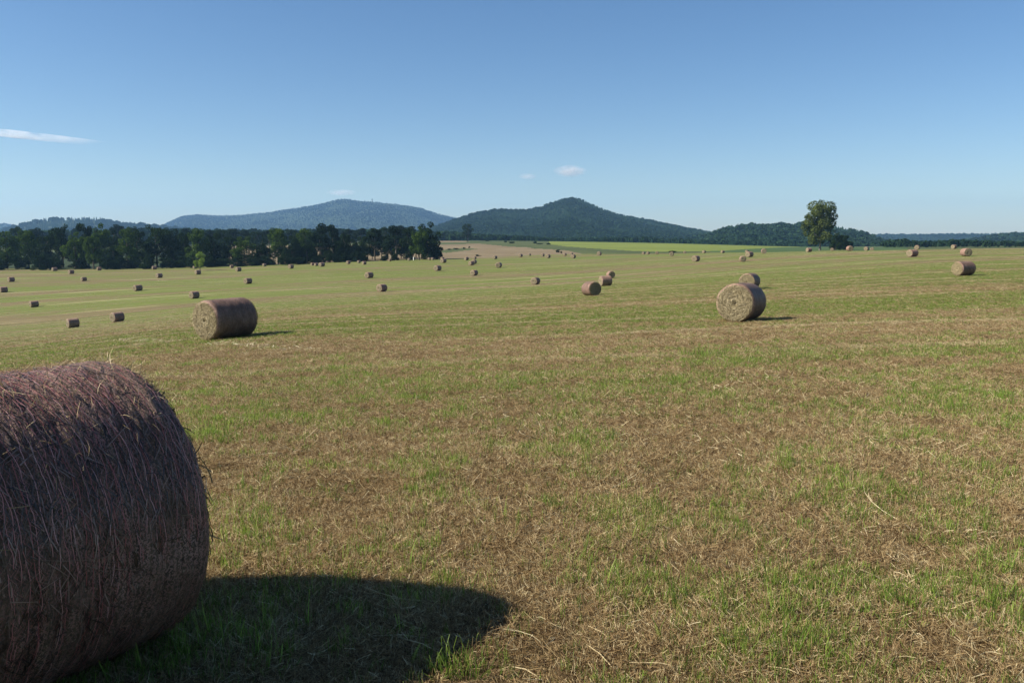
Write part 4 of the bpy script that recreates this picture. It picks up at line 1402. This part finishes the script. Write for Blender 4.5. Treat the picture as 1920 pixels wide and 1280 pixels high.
cover_scatter("dry_stubble", "short dry brown stubble covering the mown field", 400000, 1.5, 150, 1.6, P_DRY, 201, lambda g, f: np.clip(1.05 - .65 * g - np.clip((.36 - f) * 6, 0, .8), 0.1, 1), .8, 1.35, .7)
cover_scatter("dry_thatch", "matted dry grass cuttings lying on the near field", 75000, 1.5, 40, 1.5, P_DRYL, 202, lambda g, f: .9 - .5 * g + (f - .5), .8, 1.5, .6, .006)
cover_scatter("green_grass", "green grass blades growing through the stubble", 300000, 1.5, 150, 1.5, P_GRN, 203, lambda g, f: np.clip(.10 + (g - .26) * 1.2 + (f - .5) * 2.0, .05, 1), .7, 1.2, .7)
cover_scatter("lush_grass", "taller lush green grass tufts in the near field", 2600, 1.5, 30, 1.3, P_LUSH, 204, lambda g, f: np.clip((f - .58) * 5, 0, 1) * (.25 + g), .6, 1.15, .4)

P_TALL = [tuft(f"tall_blades_{k}", 4, (.07, .17), (.0035, .006), .16, .02, M_GREEN, 95 + k, 0, 3) for k in range(3)]
cover_scatter("tall_grass_blades", "single taller green blades standing in the near stubble", 9000, 1.5, 26, 1.4, P_TALL, 205, lambda g, f: np.clip(.15 + (f - .45) * 2, 0, 1), .6, 1.15, .2)
# loose straw stalks lying about
def stalks(name, label, n, r0, r1, seed, smin, smax, pw=1.5):
    r = np.random.default_rng(seed)
    X, Y, R = wedge(n, r0, r1, pw, r)
    Z = ground_z(X, Y) + r.uniform(.015, .035, len(X))
    n = len(X)
    s = r.uniform(smin, smax, n)
    rot = np.stack([np.pi / 2 + r.normal(0, .12, n), r.normal(0, .3, n), r.uniform(0, 6.28, n)], -1)
    wd = .8 + np.clip((R - 4) / 16, 0, 1)
    scatter(name, np.stack([X, Y, Z], -1), rot, np.stack([wd, wd, s], -1), r.integers(0, 3, n), r.uniform(0, 1, n), P_STK, label)
stalks("straw_litter", "short pale straws scattered over the mown field", 2600, 1.6, 13, 301, .05, .20)
stalks("long_straws", "long bleached straw stalks lying in the foreground", 60, 1.9, 8, 302, .4, 1.0)

# thin rows of pale straw between the swaths
P_ROW = [tuft(f"row_straw_{k}", 16, (.03, .10), (.0035, .006), .5, .08, M_ROW, 120 + k, .85, 2) for k in range(3)]
def straw_rows(n=110000):
    r = np.random.default_rng(411)
    X, Y, R = wedge(n * 6, 15, 230, 1.0, r)
    c, s_ = math.cos(STRIPE), math.sin(STRIPE)
    a = X * c + Y * s_; b = -X * s_ + Y * c
    wob = 2.4 * (fbm(a * .03, b * .06, 3, 61) - .5)
    ph = np.abs(((b + wob) / 6.3) % 1.0 - .5) * 6.3
    hv_ = fbm(a * .05 + 9, np.floor((b + wob) / 6.3) * 7.7, 3, 63)
    k = (ph < r.normal(0, .28, len(X)).__abs__() + .02) & (r.uniform(0, 1, len(X)) < np.clip((hv_ - .40) * 7, 0, 1))
    X, Y, R = X[k][:n], Y[k][:n], R[k][:n]
    n = len(X)
    sc = 1 + np.clip((R - 15) / 18, 0, 6)
    z = ground_z(X, Y) + .02
    rot = np.zeros((n, 3)); rot[:, 2] = r.uniform(0, 6.28, n)
    scatter("straw_rows", np.stack([X, Y, z], -1), rot, np.stack([sc, sc, np.full(n, .7)], -1),
            r.integers(0, 3, n), r.uniform(0, 1, n), P_ROW, "thin rows of pale straw left along the mown swaths")
    print("ROWS", n)
straw_rows()

# placed tufts and stalks of the foreground
def px_ground(x, y):
    X, Y, z = ray_ground(x, y, 1.2)
    return X, Y, z
pl, ps, pr = [], [], []
for (x, y, s) in [(1035, 955, 1.0), (1022, 945, .9), (1050, 960, .9), (860, 1262, 1.25), (835, 1275, 1.1), (880, 1270, 1.1), (1740, 1020, .9), (1770, 1030, .9), (1715, 1025, .8), (1800, 1045, .8), (940, 1160, .6), (1680, 1190, 1.0),
                  (1565, 920, .8), (770, 925, .7), (655, 1085, .9), (500, 1150, .9), (1320, 668, 2.6), (1290, 668, 2.2), (1345, 668, 2.2), (1180, 1175, .7), (1300, 1080, .7), (640, 1230, .9)]:
    X, Y, z = px_ground(x, y)
    pl.append((X, Y, z)); ps.append((s, s, s * .85)); pr.append((0, 0, random.uniform(0, 6)))
scatter("lush_grass_clumps", pl, pr, ps, [i % 3 for i in range(len(pl))], [random.uniform(.3, .9) for _ in pl], P_LUSH, "noticeable lush green clumps standing out of the brown stubble")
tag(bpy.data.objects["lush_grass_clumps"], kind="stuff")
for (x0, y0, x1, y1, lb_) in [
    (1275, 1115, 1335, 1180, "long slanting pale straw right of the shadow's tip"),
    (1332, 1202, 1390, 1262, "long pale straw below the slanting one, near the bottom edge"),
    (1103, 1185, 1150, 1212, "short thick pale straw left of the two long slanting straws"),
    (1100, 1220, 1150, 1262, "pale straw under the short thick one, at the bottom edge"),
    (1690, 805, 1760, 832, "thin straw lying alone in the right middle of the field"),
    (1545, 1077, 1600, 1090, "pale straw lying flat in the lower right stubble"),
    (700, 1204, 810, 1206, "level bluish straw inside the near bale's shadow"),
    (752, 1208, 835, 1238, "straw crossing below the level straw in the near bale's shadow"),
    (935, 935, 943, 975, "upright pale straw standing in the middle foreground"),
    (1440, 1262, 1512, 1279, "pale straw cut by the bottom edge at lower right"),
    (1180, 1255, 1290, 1262, "level straw along the bottom edge in the middle"),
    (960, 1262, 1010, 1279, "short straw at the bottom edge below the shadow's tip")]:
    a = np.array(px_ground(x0, y0)); b = np.array(px_ground(x1, y1))
    a[2] += .03; b[2] += .022
    if np.linalg.norm(b - a) < .02: continue
    m_ = (a + b) / 2 + np.array([0, 0, .012])
    v, f = tube([a - a, m_ - a, b - a], [.0026, .0028, .002], 6)
    o = obj("straw_stalk", make_mesh("straw_stalk", v, f, [M_STALK], True)); o.location = a
    tag(o, lb_, "straw", "single pale straws in the foreground")

# rows of unbaled straw
def swath(pts, w, name="straw_swath", label=""):
    r = np.random.default_rng(len(label))
    P0, D, Nn, L = [], [], [], []
    for (x0, y0), (x1, y1) in zip(pts[:-1], pts[1:]):
        a = np.array(ray_ground(x0, y0, 5)); b = np.array(ray_ground(x1, y1, 5))
        n = int(np.linalg.norm(b - a) * 34 * max(1, w))
        for _ in range(n):
            t = r.uniform(); p = a + (b - a) * t + np.array([r.normal(0, .2), r.normal(0, w), 0])
            p[2] = float(ground_z(p[0], p[1])) + r.uniform(.01, .10)
            an = r.uniform(0, 6.28)
            P0.append(p); D.append((math.cos(an), math.sin(an), r.uniform(-.1, .25))); Nn.append((r.normal(0, .3), r.normal(0, .3), 1)); L.append(r.uniform(.06, .22) * (1 if w < .3 else 2))
    P0, D, Nn, L = map(np.array, (P0, D, Nn, L))
    D /= np.linalg.norm(D, axis=1)[:, None]; Nn /= np.linalg.norm(Nn, axis=1)[:, None]
    v, f, t = strips(P0, D, Nn, L, np.full(len(L), .016 if w < .3 else .03), np.full(len(L), .1), r, 2)
    tag(obj(name, make_mesh(name, v, f, [M_STALK], attrs={"blade": t})), label, kind="stuff")
swath([(247, 524.5), (262, 525)], .5, label="pale heap of unbaled straw, left one of the far straw rows")
swath([(291, 527), (314, 526.5)], .5, label="pale heap of unbaled straw, right one of the far straw rows")
swath([(225, 640), (260, 641), (320, 642)], .10, label="thin pale line of straw left of the large left bale")
swath([(395, 648), (455, 649), (530, 656), (580, 660)], .10, label="thin line of straw in front of the large left bale")

# ------------------------------------------------------------------ clouds: wisps of real volume, above and beyond the haze
def cloud(x0, y0, x1, y1, thick, Y, dens, label, seed):
    P = []
    for (x, y) in ((x0, y0), (x1, y1)):
        P.append(np.array([(x - 960) / F * Y * .99, Y, z_at_px(y, 0, Y)]))
    c = (P[0] + P[1]) / 2; ax = (P[1] - P[0]) / 2; L = np.linalg.norm(ax)
    rad = thick / F * Y / 2
    r = np.random.default_rng(seed)
    n, k = 24, 10
    V = []
    t_ = ax / L; up = np.array([0, 0, 1.0]); s1 = np.cross(t_, up); s1 /= np.linalg.norm(s1); s2 = np.cross(s1, t_)
    for i in range(n + 1):
        u = -1 + 2 * i / n
        q = max(.02, (1 - u * u) ** .5)
        for j in range(k):
            a = 2 * math.pi * j / k
            V.append(t_ * L * u + (s1 * math.cos(a) * 2.2 + s2 * math.sin(a)) * rad * q)
    ii = np.arange((n + 1) * k).reshape(n + 1, k); nx = np.roll(ii, -1, 1)
    q4 = np.stack([ii[:-1], nx[:-1], nx[1:], ii[1:]], -1).reshape(-1, 4)
    cap = np.array([[0, j + 1, j] for j in range(1, k - 1)] + [[n * k, n * k + j, n * k + j + 1] for j in range(1, k - 1)])
    m, nt, out = new_mat("wispy_cloud")
    tc = N(nt, "ShaderNodeTexCoord")
    gen = tc.outputs["Generated"]
    nn = noise(nt, scaled(nt, tc.outputs["Object"], (2.5 / L, 2.5 / L, 7.0 / L)), 1.0, 5, .6, .6)
    # soften towards the envelope: generated coords centred
    mp = N(nt, "ShaderNodeMapping"); mp.inputs["Location"].default_value = (-1, -1, -1); mp.inputs["Scale"].default_value = (2, 2, 2)
    pv = N(nt, "ShaderNodeVolumePrincipled")
    nt.links.new(gen, mp.inputs["Vector"])
    ln = N(nt, "ShaderNodeVectorMath", operation='LENGTH'); nt.links.new(mp.outputs[0], ln.inputs[0])
    fall = maprange(nt, ln.outputs["Value"], .15, 1.0, 1.0, 0.0)
    d = math_node(nt, 'MULTIPLY', maprange(nt, nn, .36, .70), 1.1 * dens / rad)
    d = math_node(nt, 'MULTIPLY', d, math_node(nt, 'POWER', fall, 1.3))
    nt.links.new(d, pv.inputs["Density"])
    pv.inputs["Color"].default_value = (1, 1, 1, 1)
    pv.inputs["Anisotropy"].default_value = .3
    nt.links.new(pv.outputs[0], out.inputs["Volume"])
    o = obj("cloud", make_mesh("cloud", V, outward(V, [q4, cap]), [m])); o.location = c
    tag(o, label, "cloud")
cloud(-190, 226, 262, 277, 15, 9800, .95, "long thin white cloud streak at the left edge of the sky", 1)
cloud(1034, 321, 1102, 321, 26, 9800, 1.7, "small faint pinkish cloud above the cone hill", 2)
cloud(610, 361, 672, 361, 15, 9800, .9, "very faint flat cloud right over the blue mountain's peak", 3)
cloud(970, 331, 1008, 331, 14, 9800, .8, "very faint small cloud left of the cloud above the cone hill", 4)
